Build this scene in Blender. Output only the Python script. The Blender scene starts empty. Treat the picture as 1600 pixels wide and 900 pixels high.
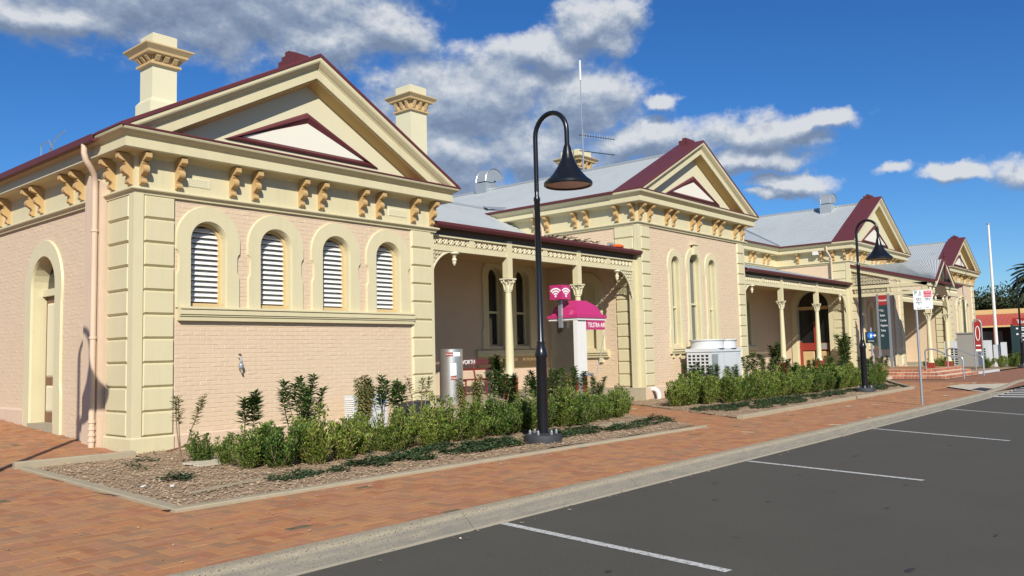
import bpy, bmesh, math, random
from mathutils import Vector, Matrix, noise
R = math.radians; PI = math.pi
rnd = random.Random(7)
sc = bpy.context.scene
C = sc.collection.objects

# ------------------------------------------------------------------ camera
yaw, pit, rol = 0.863241835, 0.0799042, -0.0242153
Fv = Vector((math.sin(yaw)*math.cos(pit), math.cos(yaw)*math.cos(pit), math.sin(pit)))
Rv = Vector((math.cos(yaw), -math.sin(yaw), 0)); Uv = Rv.cross(Fv)
R2 = math.cos(rol)*Rv+math.sin(rol)*Uv; U2 = -math.sin(rol)*Rv+math.cos(rol)*Uv
CAM = Vector((-6.9302, -14.8316, 1.6))
cd = bpy.data.cameras.new('camera'); cam = bpy.data.objects.new('camera', cd); C.link(cam)
M = Matrix((R2, U2, -Fv)).transposed().to_4x4(); M.translation = CAM; cam.matrix_world = M
cd.sensor_width = 36; cd.lens = 1304.355/1600*36; cd.clip_end = 5000; cd.clip_start = 0.1
sc.camera = cam
def pix(p):
    d = Vector(p)-CAM; k = 1304.355/max(d.dot(Fv), .01)
    return 800+d.dot(R2)*k, 450-d.dot(U2)*k, d.dot(Fv)
def inview(p, m=40):
    x, y, d = pix(p); return d > .5 and -m < x < 1600+m and -m < y < 900+m

# ------------------------------------------------------------------ world and sun
SUN_AZ, SUN_EL = 221.0, 32.0
sc.view_settings.view_transform = 'Standard'; sc.view_settings.look = 'None'
sc.view_settings.exposure = 0.34; sc.view_settings.gamma = 1
w = bpy.data.worlds.new('World'); sc.world = w; w.use_nodes = True
class NT:
    def __init__(s, t): s.t = t; s.n = t.nodes; s.l = t.links
    def node(s, typ, ins=None, **kw):
        n = s.n.new(typ)
        for k, v in kw.items(): setattr(n, k, v)
        for k, v in (ins or {}).items():
            if hasattr(v, 'is_output') or isinstance(v, bpy.types.NodeSocket): s.l.new(v, n.inputs[k])
            else: n.inputs[k].default_value = v
        return n
    def math(s, op, a, b=0.0, c=0.0, clamp=False):
        n = s.node('ShaderNodeMath', {0: a, 1: b, 2: c}, operation=op, use_clamp=clamp); return n.outputs[0]
    def vm(s, op, a, b=(0, 0, 0), out=0):
        n = s.node('ShaderNodeVectorMath', {0: a, 1: b}, operation=op); return n.outputs[out]
    def mix(s, f, a, b, blend='MIX'):
        n = s.node('ShaderNodeMix', data_type='RGBA', blend_type=blend)
        for i, v in ((0, f), (6, a), (7, b)):
            if isinstance(v, bpy.types.NodeSocket): s.l.new(v, n.inputs[i])
            else: n.inputs[i].default_value = v if not isinstance(v, tuple) or len(v) == 4 else (*v, 1)
        return n.outputs[2]
    def noise(s, vec, scale, detail=4, rough=.55, out=0):
        n = s.node('ShaderNodeTexNoise', {'Scale': scale, 'Detail': detail, 'Roughness': rough})
        if vec is not None: s.l.new(vec, n.inputs['Vector'])
        return n.outputs[out]
    def ramp(s, f, pts):
        n = s.node('ShaderNodeValToRGB'); s.l.new(f, n.inputs[0]); e = n.color_ramp.elements
        while len(e) < len(pts): e.new(.5)
        for q, (p, c) in zip(e, pts):
            q.position = p; q.color = (*c, 1) if len(c) == 3 else c
        return n.outputs[0]
# cloud density as a node group of the view direction; azimuth and elevation in degrees
CLOUDS = [  # az, el, half width, half height
 (29, 23, 17, 5.2), (20, 20.6, 7, 1.6), (41.5, 21.6, 4.2, 2.2), (37, 20.5, 5.5, 1.9),
 (46.5, 17, 8.5, 4.2), (44, 13.5, 7.5, 4.2), (55.8, 21.6, 3.7, 2.4), (52, 20.3, 5, 1.8), (54.5, 16.6, 5.2, 3.4), (51, 13.6, 7, 2.8), (60, 16.4, 2, .9),
 (59, 14, 4.6, 1.8), (66.5, 13.7, 6, 1.7), (70.5, 14.4, 3.8, .9), (66, 12.2, 5.5, 1.2), (68.3, 10.6, 3.6, .9), (67, 9.7, 2, .5),
 (75, 10.9, 1.6, .55), (78.3, 10.3, 2.3, .8), (81.3, 10.1, 2.5, 1.2), (12, 13, 4.5, 1.0), (6, 19, 6, 3),
 (47, 8.5, 9, 2.0), (61, 9.5, 3, 1)]
g = bpy.data.node_groups.new('cloud_density', 'ShaderNodeTree')
g.interface.new_socket('Dir', in_out='INPUT', socket_type='NodeSocketVector')
g.interface.new_socket('D', in_out='OUTPUT', socket_type='NodeSocketFloat')
gt = NT(g); gi = gt.node('NodeGroupInput'); go = gt.node('NodeGroupOutput')
dr = gi.outputs[0]
sx = gt.node('ShaderNodeSeparateXYZ', {0: dr})
az = gt.math('MULTIPLY', gt.math('ARCTAN2', sx.outputs[0], sx.outputs[1]), 57.29578)
el = gt.math('MULTIPLY', gt.math('ARCSINE', sx.outputs[2]), 57.29578)
warp = gt.noise(dr, 11, 5, .6, 1)
wv = gt.vm('MULTIPLY', gt.vm('SUBTRACT', warp, (.5, .5, .5)), (5.0, 3.2, 0))
ae = gt.vm('ADD', gt.node('ShaderNodeCombineXYZ', {0: az, 1: el}).outputs[0], wv)
acc = None
for a, e, ra, re in CLOUDS:
    q = gt.vm('MULTIPLY', gt.vm('SUBTRACT', ae, (a, e, 0)), (1/ra, 1/re, 0))
    f = gt.math('SUBTRACT', 1.0, gt.vm('LENGTH', q, out=1))
    acc = f if acc is None else gt.math('SMOOTH_MAX', acc, f, .12)
# outside the frame: scattered broken cloud of the same kind
far = gt.math('SUBTRACT', gt.math('MULTIPLY', gt.noise(dr, 2.2, 2, .5), 2.6), 1.45)
dx = gt.math('MULTIPLY', gt.math('SUBTRACT', gt.math('ABSOLUTE', gt.math('SUBTRACT', az, 48.0)), 40.0), .15, clamp=True)
dz = gt.math('MULTIPLY', gt.math('SUBTRACT', el, 26.0), .12, clamp=True)
far = gt.math('SUBTRACT', far, gt.math('MULTIPLY', gt.math('SUBTRACT', 1.0, gt.math('MAXIMUM', dx, dz)), 3.0))
acc = gt.math('MAXIMUM', acc, far)
fine = gt.math('MULTIPLY', gt.math('SUBTRACT', gt.noise(gt.vm('MULTIPLY', dr, (1, 1, 1.5)), 20, 10, .62), .5), 1.25)
gt.l.new(gt.math('ADD', acc, fine), go.inputs[0])
wt = NT(w.node_tree); wt.n.clear()
tc = wt.node('ShaderNodeTexCoord').outputs['Generated']
def dens(v):
    n = wt.node('ShaderNodeGroup', {0: v}) if False else wt.n.new('ShaderNodeGroup')
    n.node_tree = g; wt.l.new(v, n.inputs[0]); return n.outputs[0]
d0 = dens(tc); d1 = dens(wt.vm('ADD', tc, (-.004, -.004, .015)))
sky = wt.node('ShaderNodeTexSky', sky_type='NISHITA', sun_disc=False, sun_elevation=R(SUN_EL), sun_rotation=R(SUN_AZ),
              altitude=400, air_density=1.0, dust_density=.25, ozone_density=3.0).outputs[0]
skyc = wt.mix(1.0, wt.node('ShaderNodeHueSaturation', {'Hue': .5, 'Saturation': 1.25, 'Value': 1.0, 'Color': sky}).outputs[0], (.86, 1.2, 1.6, 1), 'MULTIPLY')
alpha = wt.node('ShaderNodeMapRange', {0: d0, 1: -.04, 2: .48, 3: 0, 4: .95}, interpolation_type='SMOOTHSTEP').outputs[0]
lit = wt.math('MULTIPLY_ADD', wt.math('SUBTRACT', d0, d1), 1.5, .58)
lit = wt.math('SUBTRACT', lit, wt.math('MULTIPLY', wt.math('MAXIMUM', d0, 0.0), .24), clamp=True)
ccol = wt.ramp(lit, [(0, (2.9, 3.8, 5.5)), (.35, (4.2, 5.2, 7.0)), (.65, (6.6, 7.5, 8.8)), (1, (10.4, 10.7, 11.2))])
col = wt.mix(alpha, skyc, ccol)
bgn = wt.node('ShaderNodeBackground', {'Color': col, 'Strength': .054})
wt.l.new(bgn.outputs[0], wt.node('ShaderNodeOutputWorld').inputs[0])

sl = bpy.data.lights.new('sun', 'SUN'); sl.energy = 5.0; sl.angle = R(.53); sl.color = (1, .945, .84)
so = bpy.data.objects.new('sun', sl); C.link(so)
ad = R(SUN_AZ); ev = R(SUN_EL)
so.rotation_euler = Vector((math.sin(ad)*math.cos(ev), math.cos(ad)*math.cos(ev), math.sin(ev))).to_track_quat('Z', 'Y').to_euler()
so.location = (-20, -20, 30)

# ------------------------------------------------------------------ materials
def mat(name, col, rough=.6, var=.06, vs=2.5, bump=0, bs=60, metal=0, spec=.4, rand=None, dirt=None, trans=0, streak=0, objvar=0):
    m = bpy.data.materials.new(name); m.use_nodes = True; t = NT(m.node_tree); t.n.clear()
    oc = t.node('ShaderNodeNewGeometry')
    pos = oc.outputs['Position']
    base = (*col, 1)
    if rand:   # list of colours picked at random per island or per object
        src = t.node('ShaderNodeObjectInfo').outputs['Random'] if rand[0] == 'obj' else oc.outputs['Random Per Island']
        rp = t.ramp(src, rand[1]); 
        rp.node.color_ramp.interpolation = 'CONSTANT' if len(rand) > 2 else 'LINEAR'
        base = rp
    if objvar:
        q = t.node('ShaderNodeObjectInfo').outputs['Random']
        base = t.node('ShaderNodeHueSaturation', {'Hue': t.math('MULTIPLY_ADD', q, -.05, .515), 'Saturation': 1, 'Value': t.math('MULTIPLY_ADD', q, objvar*2, 1-objvar), 'Color': base}).outputs[0]
    if dirt:
        f = t.ramp(t.noise(pos, dirt[1], 6, .65), [(dirt[2], (0, 0, 0)), (dirt[3], (1, 1, 1))])
        base = t.mix(t.math('MULTIPLY', f, dirt[4]), base, (*dirt[0], 1))
    if streak:
        v = t.vm('MULTIPLY', pos, (7, 7, .5))
        f = t.ramp(t.noise(v, 1.0, 5, .6), [(.5, (0, 0, 0)), (.75, (1, 1, 1))])
        base = t.mix(t.math('MULTIPLY', f, streak), base, (.16, .13, .09, 1))
    if var:
        nz = t.noise(pos, vs, 5, .6)
        val = t.math('MULTIPLY_ADD', nz, 2*var, 1-var)
        base = t.node('ShaderNodeHueSaturation', {'Hue': .5, 'Saturation': 1, 'Value': val, 'Color': base}).outputs[0]
    b = t.node('ShaderNodeBsdfPrincipled', {'Base Color': base, 'Roughness': rough, 'Metallic': metal, 'Specular IOR Level': spec})
    if bump:
        bm_ = t.node('ShaderNodeBump', {'Strength': .6, 'Distance': bump, 'Height': t.noise(pos, bs, 5, .6)})
        t.l.new(bm_.outputs[0], b.inputs['Normal'])
    out = b.outputs[0]
    if trans:
        tr = t.node('ShaderNodeBsdfTranslucent', {'Color': base})
        mx = t.node('ShaderNodeMixShader', {0: trans, 1: out, 2: tr.outputs[0]}); out = mx.outputs[0]
    t.l.new(out, t.node('ShaderNodeOutputMaterial').inputs[0])
    return m
m_cream = mat('cream_paint', (.55, .495, .315), .5, .05, 1.3, .0015, 40, streak=.09, dirt=((.50, .42, .25), 3.5, .5, .8, .3))
m_cream2 = mat('pale_cream_paint', (.575, .53, .365), .5, .04, 1.5, .001, 40)
m_white = mat('off_white_panel', (.66, .63, .54), .5, .03)
m_pink = mat('pink_brick_paint', (.56, .435, .305), .62, .05, 1.6, .003, 34, dirt=((.50, .37, .26), 5, .5, .8, .45))
m_pinkp = mat('pink_render_paint', (.55, .42, .31), .62, .06, 2.2, .003, 18, streak=.12)
m_ochre = mat('ochre_paint', (.46, .305, .135), .5, .06)
m_dbrown = mat('brown_door_paint', (.16, .075, .045), .5, .1)
m_bench = mat('dark_red_bench_paint', (.15, .022, .018), .45, .1)
m_tan = mat('tan_paint', (.48, .34, .17), .5, .06)
m_ochre2 = mat('pale_ochre_frame_paint', (.54, .40, .20), .5, .05)
m_soff = mat('soffit_warm_bounce', (.60, .44, .17), .5, .05)  # cream soffit with warm bounce light painted in as yellow
m_maroon = mat('maroon_paint', (.105, .028, .032), .5, .10, 3, spec=.3)
m_roof = mat('galvanised_roof_iron', (.42, .45, .46), .45, .10, .5, metal=.25, dirt=((.27, .25, .23), 1.2, .55, .85, .5))
m_flash = mat('galvanised_flashing', (.42, .45, .46), .4, .08, 2, metal=.5)
m_glass = mat('dark_window_glass', (.012, .013, .014), .06, 0, spec=.8)
m_greyglass = mat('grey_reflecting_glass', (.10, .11, .11), .1, .1, spec=.9)
m_dark = mat('dark_interior', (.02, .017, .014), .9, 0)
m_board = mat('eave_board_in_shade', (.16, .125, .095), .7, .08)  # shade under the gutter is painted into this board colour
m_louv = mat('white_louvre_paint', (.68, .68, .66), .4, .04)
m_black = mat('black_lamp_paint', (.008, .009, .012), .26, .1, 6, spec=.4)
m_blackr = mat('black_rubber', (.03, .032, .036), .7, .15, 8)
m_lampin = mat('lamp_reflector', (.34, .21, .13), .35, .35, 14)
m_steel = mat('galvanised_pole', (.36, .39, .42), .38, .08, 5, metal=.6)
m_stain = mat('stainless_steel', (.66, .64, .60), .36, .14, 5, metal=.85)
m_stainb = mat('stainless_reflected_shade', (.24, .215, .175), .3, .2, 3, metal=.85)  # booth steel, base darkened to paint in the shade it reflects
m_magenta = mat('magenta_plastic', (.42, .028, .135), .3, .03, spec=.5)
m_wplas = mat('white_plastic', (.64, .63, .60), .4, .05)
m_wmet = mat('white_enamel_metal', (.53, .55, .56), .4, .05, 2)
m_redoxide = mat('red_oxide_paint', (.26, .035, .022), .5, .12, 4)
m_conc = mat('kerb_concrete', (.31, .265, .185), .9, .22, 3.5, .006, 55, dirt=((.15, .13, .11), 60, .52, .66, .75))
def pebbles(m, dark, sc_, th, face=None):
    t = NT(m.node_tree); bs = next(n for n in t.n if n.type == 'BSDF_PRINCIPLED'); src = bs.inputs['Base Color'].links[0].from_socket
    pos = t.node('ShaderNodeNewGeometry').outputs['Position']
    v = t.node('ShaderNodeTexVoronoi', {'Scale': sc_}); t.l.new(pos, v.inputs['Vector'])
    pick = t.math('GREATER_THAN', t.node('ShaderNodeSeparateColor', {0: v.outputs['Color']}).outputs[0], th)
    near = t.math('LESS_THAN', v.outputs['Distance'], .33)
    c = t.mix(t.math('MULTIPLY', pick, near), src, (*dark, 1))
    light = t.math('MULTIPLY', t.math('LESS_THAN', t.node('ShaderNodeSeparateColor', {0: v.outputs['Color']}).outputs[1], .2), near)
    c = t.mix(t.math('MULTIPLY', light, .5 if face else .09), c, (.5, .45, .36, 1))
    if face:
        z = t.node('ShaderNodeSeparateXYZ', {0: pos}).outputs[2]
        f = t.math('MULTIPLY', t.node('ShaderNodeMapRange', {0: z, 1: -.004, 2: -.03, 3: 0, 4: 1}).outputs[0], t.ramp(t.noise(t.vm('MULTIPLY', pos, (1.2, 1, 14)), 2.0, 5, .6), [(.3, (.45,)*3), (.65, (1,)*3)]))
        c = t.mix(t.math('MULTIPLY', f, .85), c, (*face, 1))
        f2 = t.node('ShaderNodeMapRange', {0: z, 1: -.112, 2: -.118, 3: 0, 4: .8}).outputs[0]
        c = t.mix(f2, c, (.33, .29, .22, 1))
    t.l.new(c, bs.inputs['Base Color'])
pebbles(m_conc, (.10, .09, .075), 46, .62, (.15, .14, .12))
m_conc2 = mat('smooth_concrete', (.33, .28, .19), .9, .14, 4, .002, 60, dirt=((.22, .2, .16), 9, .5, .8, .5))
m_pad = mat('pale_concrete_pad', (.48, .43, .33), .9, .1, 3)
m_asph = mat('asphalt', (.069, .063, .049), .85, .16, .7, .004, 240, dirt=((.028, .028, .028), 1.7, .66, .72, .75))
pebbles(m_asph, (.045, .043, .04), 70, .8)
m_line = mat('white_road_paint', (.50, .50, .47), .7, .14, 6, dirt=((.10, .095, .085), 24, .50, .62, .8))
m_soil = mat('brown_soil', (.30, .21, .13), .95, .25, 4, .02, 18)
m_joint = mat('paver_joint_sand', (.24, .11, .062), .95, .2, 4)
m_grass = mat('dry_grass_ground', (.12, .11, .05), .95, .3, .05)
PAV = [(0, (.36, .155, .08)), (.16, (0.391, 0.171, 0.067)), (.34, (0.316, 0.128, 0.056)), (.5, (0.363, 0.180, 0.078)), (.62, (0.307, 0.147, 0.070)), (.74, (0.400, 0.190, 0.078)), (.86, (0.270, 0.142, 0.074)), (.93, (0.344, 0.133, 0.059)), (.962, (0.121, 0.095, 0.052)), (.972, (0.344, 0.157, 0.067)), (.993, (0.484, 0.437, 0.296))]
pd = ((.32, .20, .115), 1.1, .4, .75, .5)
m_pav = mat('terracotta_paver', (.4, .2, .1), .85, .13, 14, .002, 70, rand=('isl', PAV, 1), dirt=pd)
m_pavo = mat('terracotta_paver_single', (.4, .2, .1), .85, .13, 14, .002, 70, rand=('obj', PAV, 1), dirt=pd)
m_chip = mat('mulch_chip', (.4, .3, .2), .95, 0, rand=('isl', [(0, (.16, .095, .05)), (.25, (.46, .32, .195)), (.6, (.60, .45, .29)), (.82, (.34, .22, .12)), (1, (.74, .62, .45))]))
m_leaf = mat('shrub_leaf', (.1, .15, .03), .45, 0, rand=('isl', [(0, (.034, .07, .014)), (.35, (.085, .155, .025)), (.75, (.165, .25, .04)), (1, (.32, .38, .09))]), trans=.32, objvar=.3)
m_leafd = mat('dark_glossy_leaf', (.04, .08, .02), .38, 0, rand=('isl', [(0, (.03, .07, .016)), (.5, (.06, .12, .026)), (1, (.13, .19, .045))]), trans=.3)
m_leafy = mat('yellowing_leaf', (.2, .2, .05), .5, 0, rand=('isl', [(0, (.09, .11, .03)), (.5, (.20, .20, .06)), (1, (.30, .24, .10))]), trans=.3)
m_cover = mat('juniper_leaf', (.03, .07, .03), .6, 0, rand=('isl', [(0, (.022, .045, .018)), (.6, (.045, .085, .032)), (1, (.11, .13, .05))]), trans=.15)
m_stem = mat('woody_stem', (.22, .15, .09), .8, .1)
m_tree = mat('tree_leaf', (.04, .06, .02), .6, 0, rand=('isl', [(0, (.03, .045, .016)), (.6, (.055, .075, .027)), (1, (.10, .11, .045))]), trans=.15)
m_bark = mat('tree_bark', (.14, .11, .08), .9, .2, 8)
m_brickr = mat('red_step_brick', (.42, .15, .09), .85, .12, 20, rand=('isl', [(0, (.42, .15, .08)), (.4, (.30, .10, .065)), (.7, (.50, .20, .11)), (1, (.22, .09, .06))]))
m_mort = mat('pale_mortar', (.55, .46, .35), .9, .1)
m_signg = mat('slate_green_sign', (.022, .045, .05), .4, .03)
m_signr = mat('red_sign_face', (.30, .03, .025), .4, .03)
m_signw = mat('white_sign_face', (.78, .80, .80), .4, .02)
m_txtw = mat('white_lettering', (.82, .82, .80), .5, 0)
m_txtk = mat('black_lettering', (.03, .03, .03), .5, 0)
m_txtg = mat('green_lettering', (.02, .18, .08), .5, 0)
m_blue = mat('blue_sign_face', (.02, .16, .62), .4, 0)
m_orange = mat('orange_cloth', (.75, .12, .02), .8, .1)
m_gcab = mat('grey_cabinet_paint', (.27, .26, .24), .5, .06)
m_bcab = mat('blue_grey_cabinet_side', (.10, .12, .16), .5, .05)
m_fredroof = mat('red_ribbed_awning', (.40, .085, .06), .6, .08)
m_fcream = mat('yellow_cream_fascia', (.62, .42, .18), .6, .05)
m_grate = mat('dark_tactile_plate', (.05, .045, .06), .95, .2, 20, spec=.05)

# ------------------------------------------------------------------ mesh helpers
class MB:
    def __init__(s): s.v = []; s.f = []
    def add(s, vs, fs):
        n = len(s.v); s.v += [tuple(v) for v in vs]; s.f += [tuple(i+n for i in f) for f in fs]; return s
    def box(s, a, b, T=None, bev=0):
        """box from a to b in (u, d, z); with bev the face at the larger d is inset"""
        x0, y0, z0 = a; x1, y1, z1 = b
        vs = [(x0, y0, z0), (x1, y0, z0), (x1, y0, z1), (x0, y0, z1), (x0+bev, y1, z0+bev), (x1-bev, y1, z0+bev), (x1-bev, y1, z1-bev), (x0+bev, y1, z1-bev)]
        if T: vs = [T(*v) for v in vs]
        return s.add(vs, [(0, 1, 2, 3), (4, 5, 6, 7), (0, 1, 5, 4), (1, 2, 6, 5), (2, 3, 7, 6), (3, 0, 4, 7)])
    def poly(s, pts, T, d0, d1):
        """extrude a 2-D outline (u, z) from depth d0 to d1"""
        n = len(pts); vs = [T(u, d0, z) for u, z in pts]+[T(u, d1, z) for u, z in pts]
        return s.add(vs, [tuple(range(n)), tuple(range(n, 2*n))]+[(i, (i+1) % n, (i+1) % n+n, i+n) for i in range(n)])
    def tube(s, pts, r, n=8, closed=False, T=None, rs=None, cap=True):
        pts = [Vector(T(*p)) if T else Vector(p) for p in pts]; k = len(pts); rings = []
        up = None
        for i in range(k):
            a = pts[(i-1) % k] if closed or i > 0 else pts[i]; b = pts[(i+1) % k] if closed or i < k-1 else pts[i]
            t = (b-a).normalized()
            if up is None:
                up = Vector((0, 0, 1)) if abs(t.z) < .9 else Vector((1, 0, 0))
            x = t.cross(up)
            if x.length < 1e-4: x = t.orthogonal()
            x.normalize(); y = x.cross(t); up = y
            rr = rs[i] if rs else r
            rings.append([pts[i]+(x*math.cos(2*PI*j/n)+y*math.sin(2*PI*j/n))*rr for j in range(n)])
        vs = [v for q in rings for v in q]; fs = []
        for i in range(k if closed else k-1):
            a = i*n; b = ((i+1) % k)*n
            fs += [(a+j, a+(j+1) % n, b+(j+1) % n, b+j) for j in range(n)]
        if cap and not closed: fs += [tuple(range(n)), tuple((k-1)*n+j for j in range(n))]
        return s.add(vs, fs)
    def lathe(s, prof, n=20, o=(0, 0, 0), sq=False, cap=True):
        vs = []
        for r, z in prof:
            for j in range(n):
                a = 2*PI*(j+.5)/n; k = r/max(abs(math.cos(a)), abs(math.sin(a))) if sq else r
                vs.append((o[0]+k*math.cos(a), o[1]+k*math.sin(a), o[2]+z))
        fs = []
        for i in range(len(prof)-1):
            fs += [(i*n+j, i*n+(j+1) % n, (i+1)*n+(j+1) % n, (i+1)*n+j) for j in range(n)]
        if cap: fs += [tuple(range(n)), tuple((len(prof)-1)*n+j for j in range(n))]
        return s.add(vs, fs)
    def sweep(s, path, prof, o=(0, 0)):
        """sweep a closed (d, z) profile along a plan path; outward is right of travel; mitred"""
        P = [Vector(p) for p in path]; k = len(P); m = []
        for i in range(k):
            ns = []
            if i > 0: t = (P[i]-P[i-1]).normalized(); ns.append(Vector((t.y, -t.x)))
            if i < k-1: t = (P[i+1]-P[i]).normalized(); ns.append(Vector((t.y, -t.x)))
            m.append(ns[0] if len(ns) == 1 else (ns[0]+ns[1])/(1+ns[0].dot(ns[1])))
        n = len(prof); vs = [(P[i].x+m[i].x*d, P[i].y+m[i].y*d, z) for i in range(k) for d, z in prof]
        fs = [(i*n+j, i*n+(j+1) % n, (i+1)*n+(j+1) % n, (i+1)*n+j) for i in range(k-1) for j in range(n)]
        fs += [tuple(range(n)), tuple((k-1)*n+j for j in range(n))]
        return s.add(vs, fs)
    def rake(s, u0, z0, u1, z1, prof, T):
        """sloping moulding with vertical end cuts; profile (d, n) with n square to the slope"""
        L = math.hypot(u1-u0, z1-z0); c = abs(u1-u0)/L; n = len(prof)
        vs = [T(u0, d, z0+q/c) for d, q in prof]+[T(u1, d, z1+q/c) for d, q in prof]
        fs = [(j, (j+1) % n, (j+1) % n+n, j+n) for j in range(n)]+[tuple(range(n)), tuple(range(n, 2*n))]
        return s.add(vs, fs)
    def mesh(s, name, m, smooth=False, fix=True, ang=35):
        me = bpy.data.meshes.new(name); me.from_pydata(s.v, [], s.f)
        if fix:
            b = bmesh.new(); b.from_mesh(me); bmesh.ops.recalc_face_normals(b, faces=b.faces); b.to_mesh(me); b.free()
        if m: me.materials.append(m)
        if smooth:
            me.polygons.foreach_set('use_smooth', [True]*len(me.polygons)); me.set_sharp_from_angle(angle=R(ang))
        return me
    def build(s, name, m, parent=None, smooth=False, fix=True, ang=35, loc=None, **kw):
        return ob(name, s.mesh(name, m, smooth, fix, ang), parent, loc, **kw)
def ob(name, data, parent=None, loc=None, rz=0, label=None, cat=None, group=None, kind=None):
    o = bpy.data.objects.new(name, data); C.link(o)
    if parent: o.parent = parent
    if loc: o.location = loc
    if rz: o.rotation_euler = (0, 0, rz)
    if label: o['label'] = label
    if cat: o['category'] = cat
    if group: o['group'] = group
    if kind: o['kind'] = kind
    return o
def thing(name, label, cat, loc=(0, 0, 0), rz=0, group=None): return ob(name, None, None, loc, rz, label, cat, group)
def kids(o): return [c for c in bpy.data.objects if c.parent == o]
def dup(o, loc, rz=0, label=None, parent=None, children=None):
    c = o.copy(); C.link(c)
    if parent: c.parent = parent
    if loc is not None: c.location = loc; c.rotation_euler = (0, 0, rz)
    if label: c['label'] = label
    for k in (children if children is not None else kids(o)): dup(k, None, 0, None, c)
    return c
FR = lambda u, d, z: (u, -d, z)                    # front wall plane y = 0
def FRy(y0): return lambda u, d, z: (u, y0-d, z)
def LF(x0): return lambda u, d, z: (x0-d, u, z)    # wall facing -X
ID = lambda u, d, z: (u, d, z)
def text(s, size, loc, rot, m, parent, name='lettering', al='CENTER', ext=.002, sx=1):
    c = bpy.data.curves.new('t', 'FONT'); c.body = s; c.size = size; c.align_x = al; c.align_y = 'CENTER'; c.extrude = ext; c.space_line = .95
    t = bpy.data.objects.new('t', c); C.link(t)
    me = bpy.data.meshes.new_from_object(t.evaluated_get(bpy.context.evaluated_depsgraph_get())); bpy.data.objects.remove(t); bpy.data.curves.remove(c)
    me.materials.clear(); me.materials.append(m)
    o = ob(name, me, parent, loc); o.rotation_euler = rot; o.scale = (sx, 1, 1); return o
RF = (R(90), 0, 0); RL = (R(90), 0, R(-90))

# ------------------------------------------------------------------ ground, road, kerb
def sheet(name, pts, z, m, kind='structure', **kw):
    b = MB(); b.add([(x, y, z) for x, y in pts], [tuple(range(len(pts)))]); return b.build(name, m, None, fix=False, kind=kind, **kw)
sheet('ground', [(-2500, -2500), (2500, -2500), (2500, 2500), (-2500, 2500)], -.30, m_grass)
sheet('road', [(-60, -40), (260, -40), (260, -8.95), (-60, -8.95)], -.13, m_asph)
sheet('pavement', [(-40, -8.72), (140, -8.72), (140, 14), (-40, 14)], -.03, m_joint)
KX = [-24, 14, 22, 27, 30, 33, 60, 140]; KY = [0, 0, .05, .25, .5, .75, 1.0, 1.0]
def koff(x):
    for i in range(len(KX)-1):
        if x <= KX[i+1]: return KY[i]+(KY[i+1]-KY[i])*max(0, (x-KX[i]))/(KX[i+1]-KX[i])
    return 1.0
kerb = ob('kerb', None, kind='structure')
x = -16.0
while x < 70:
    L = 3.05 if x < 22 else 1.0 if x < 34 else 6
    a, b_ = x, x+L-.012; mb = MB(); n = 7
    prof = [(-8.68, -.2), (-8.68, .018), (-8.79, .02), (-8.83, .010), (-8.90, -.05), (-8.965, -.112), (-9.0, -.122), (-9.0, -.2)]
    k = len(prof); vs = []
    for i in range(n+1):
        xx = a+(b_-a)*i/n
        for y, z in prof:
            j = noise.noise(Vector((xx*1.7, y*9, z*9)))*.006
            vs.append((xx, y+koff(xx)+j, z+(j if z > -.2 else 0)))
    mb.add(vs, [(i*k+j, i*k+(j+1) % k, (i+1)*k+(j+1) % k, (i+1)*k+j) for i in range(n) for j in range(k)]+[tuple(range(k)), tuple(n*k+j for j in range(k))])
    mb.build('kerb_block', m_conc, kerb, smooth=True, ang=50); x += L
def line(p, q, wd=.1):
    p = Vector(p); q = Vector(q); t = (q-p).normalized()*wd/2; nn = Vector((-t.y, t.x))
    mb = MB(); mb.add([(*(p+nn), -.126), (*(q+nn), -.126), (*(q-nn), -.126), (*(p-nn), -.126)], [(0, 1, 2, 3)])
    return mb
for p, q in [((-.36, -9.02), (-.78, -11.73)), ((5.37, -9.04), (4.70, -11.73)), ((11.43, -9.03), (10.11, -11.75)), ((17.8, -8.98), (16.0, -11.5))]:
    line(p, q).build('parking_line', m_line, None, fix=False, kind='structure')
for x in (24.0, 25.25, 26.5, 27.75, 29.0, 30.25):
    line((x, -8.98+koff(x)), (x-.1, -14), .55).build('crossing_stripe', m_line, None, fix=False, kind='structure')
sheet('concrete_pad', [(28.05, -6.5), (29.8, -6.6), (31.0, -8.1), (28.6, -8.40), (24.0, -8.62), (25.6, -7.8)], .008, m_pad)
sheet('tactile_plate', [(25.7, -7.87), (27.2, -7.86), (26.1, -8.55), (24.5, -8.60)], .016, m_grate)
# small dark spots and litter on the road
mb = MB()
for _ in range(20):
    x, y = rnd.uniform(-2, 22), rnd.uniform(-9.6, -14.5); a, b_ = rnd.uniform(.02, .09), rnd.uniform(.012, .035)
    n = len(mb.v); mb.add([(x+a*math.cos(t*PI/4)*rnd.uniform(.7, 1.2), y+b_*math.sin(t*PI/4)*rnd.uniform(.7, 1.2), -.1265) for t in range(8)], [tuple(range(8))])
mb.build('road_stains', mat('dark_oil_stain', (.035, .033, .03), .7, .1), None, fix=False, kind='stuff')

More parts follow.
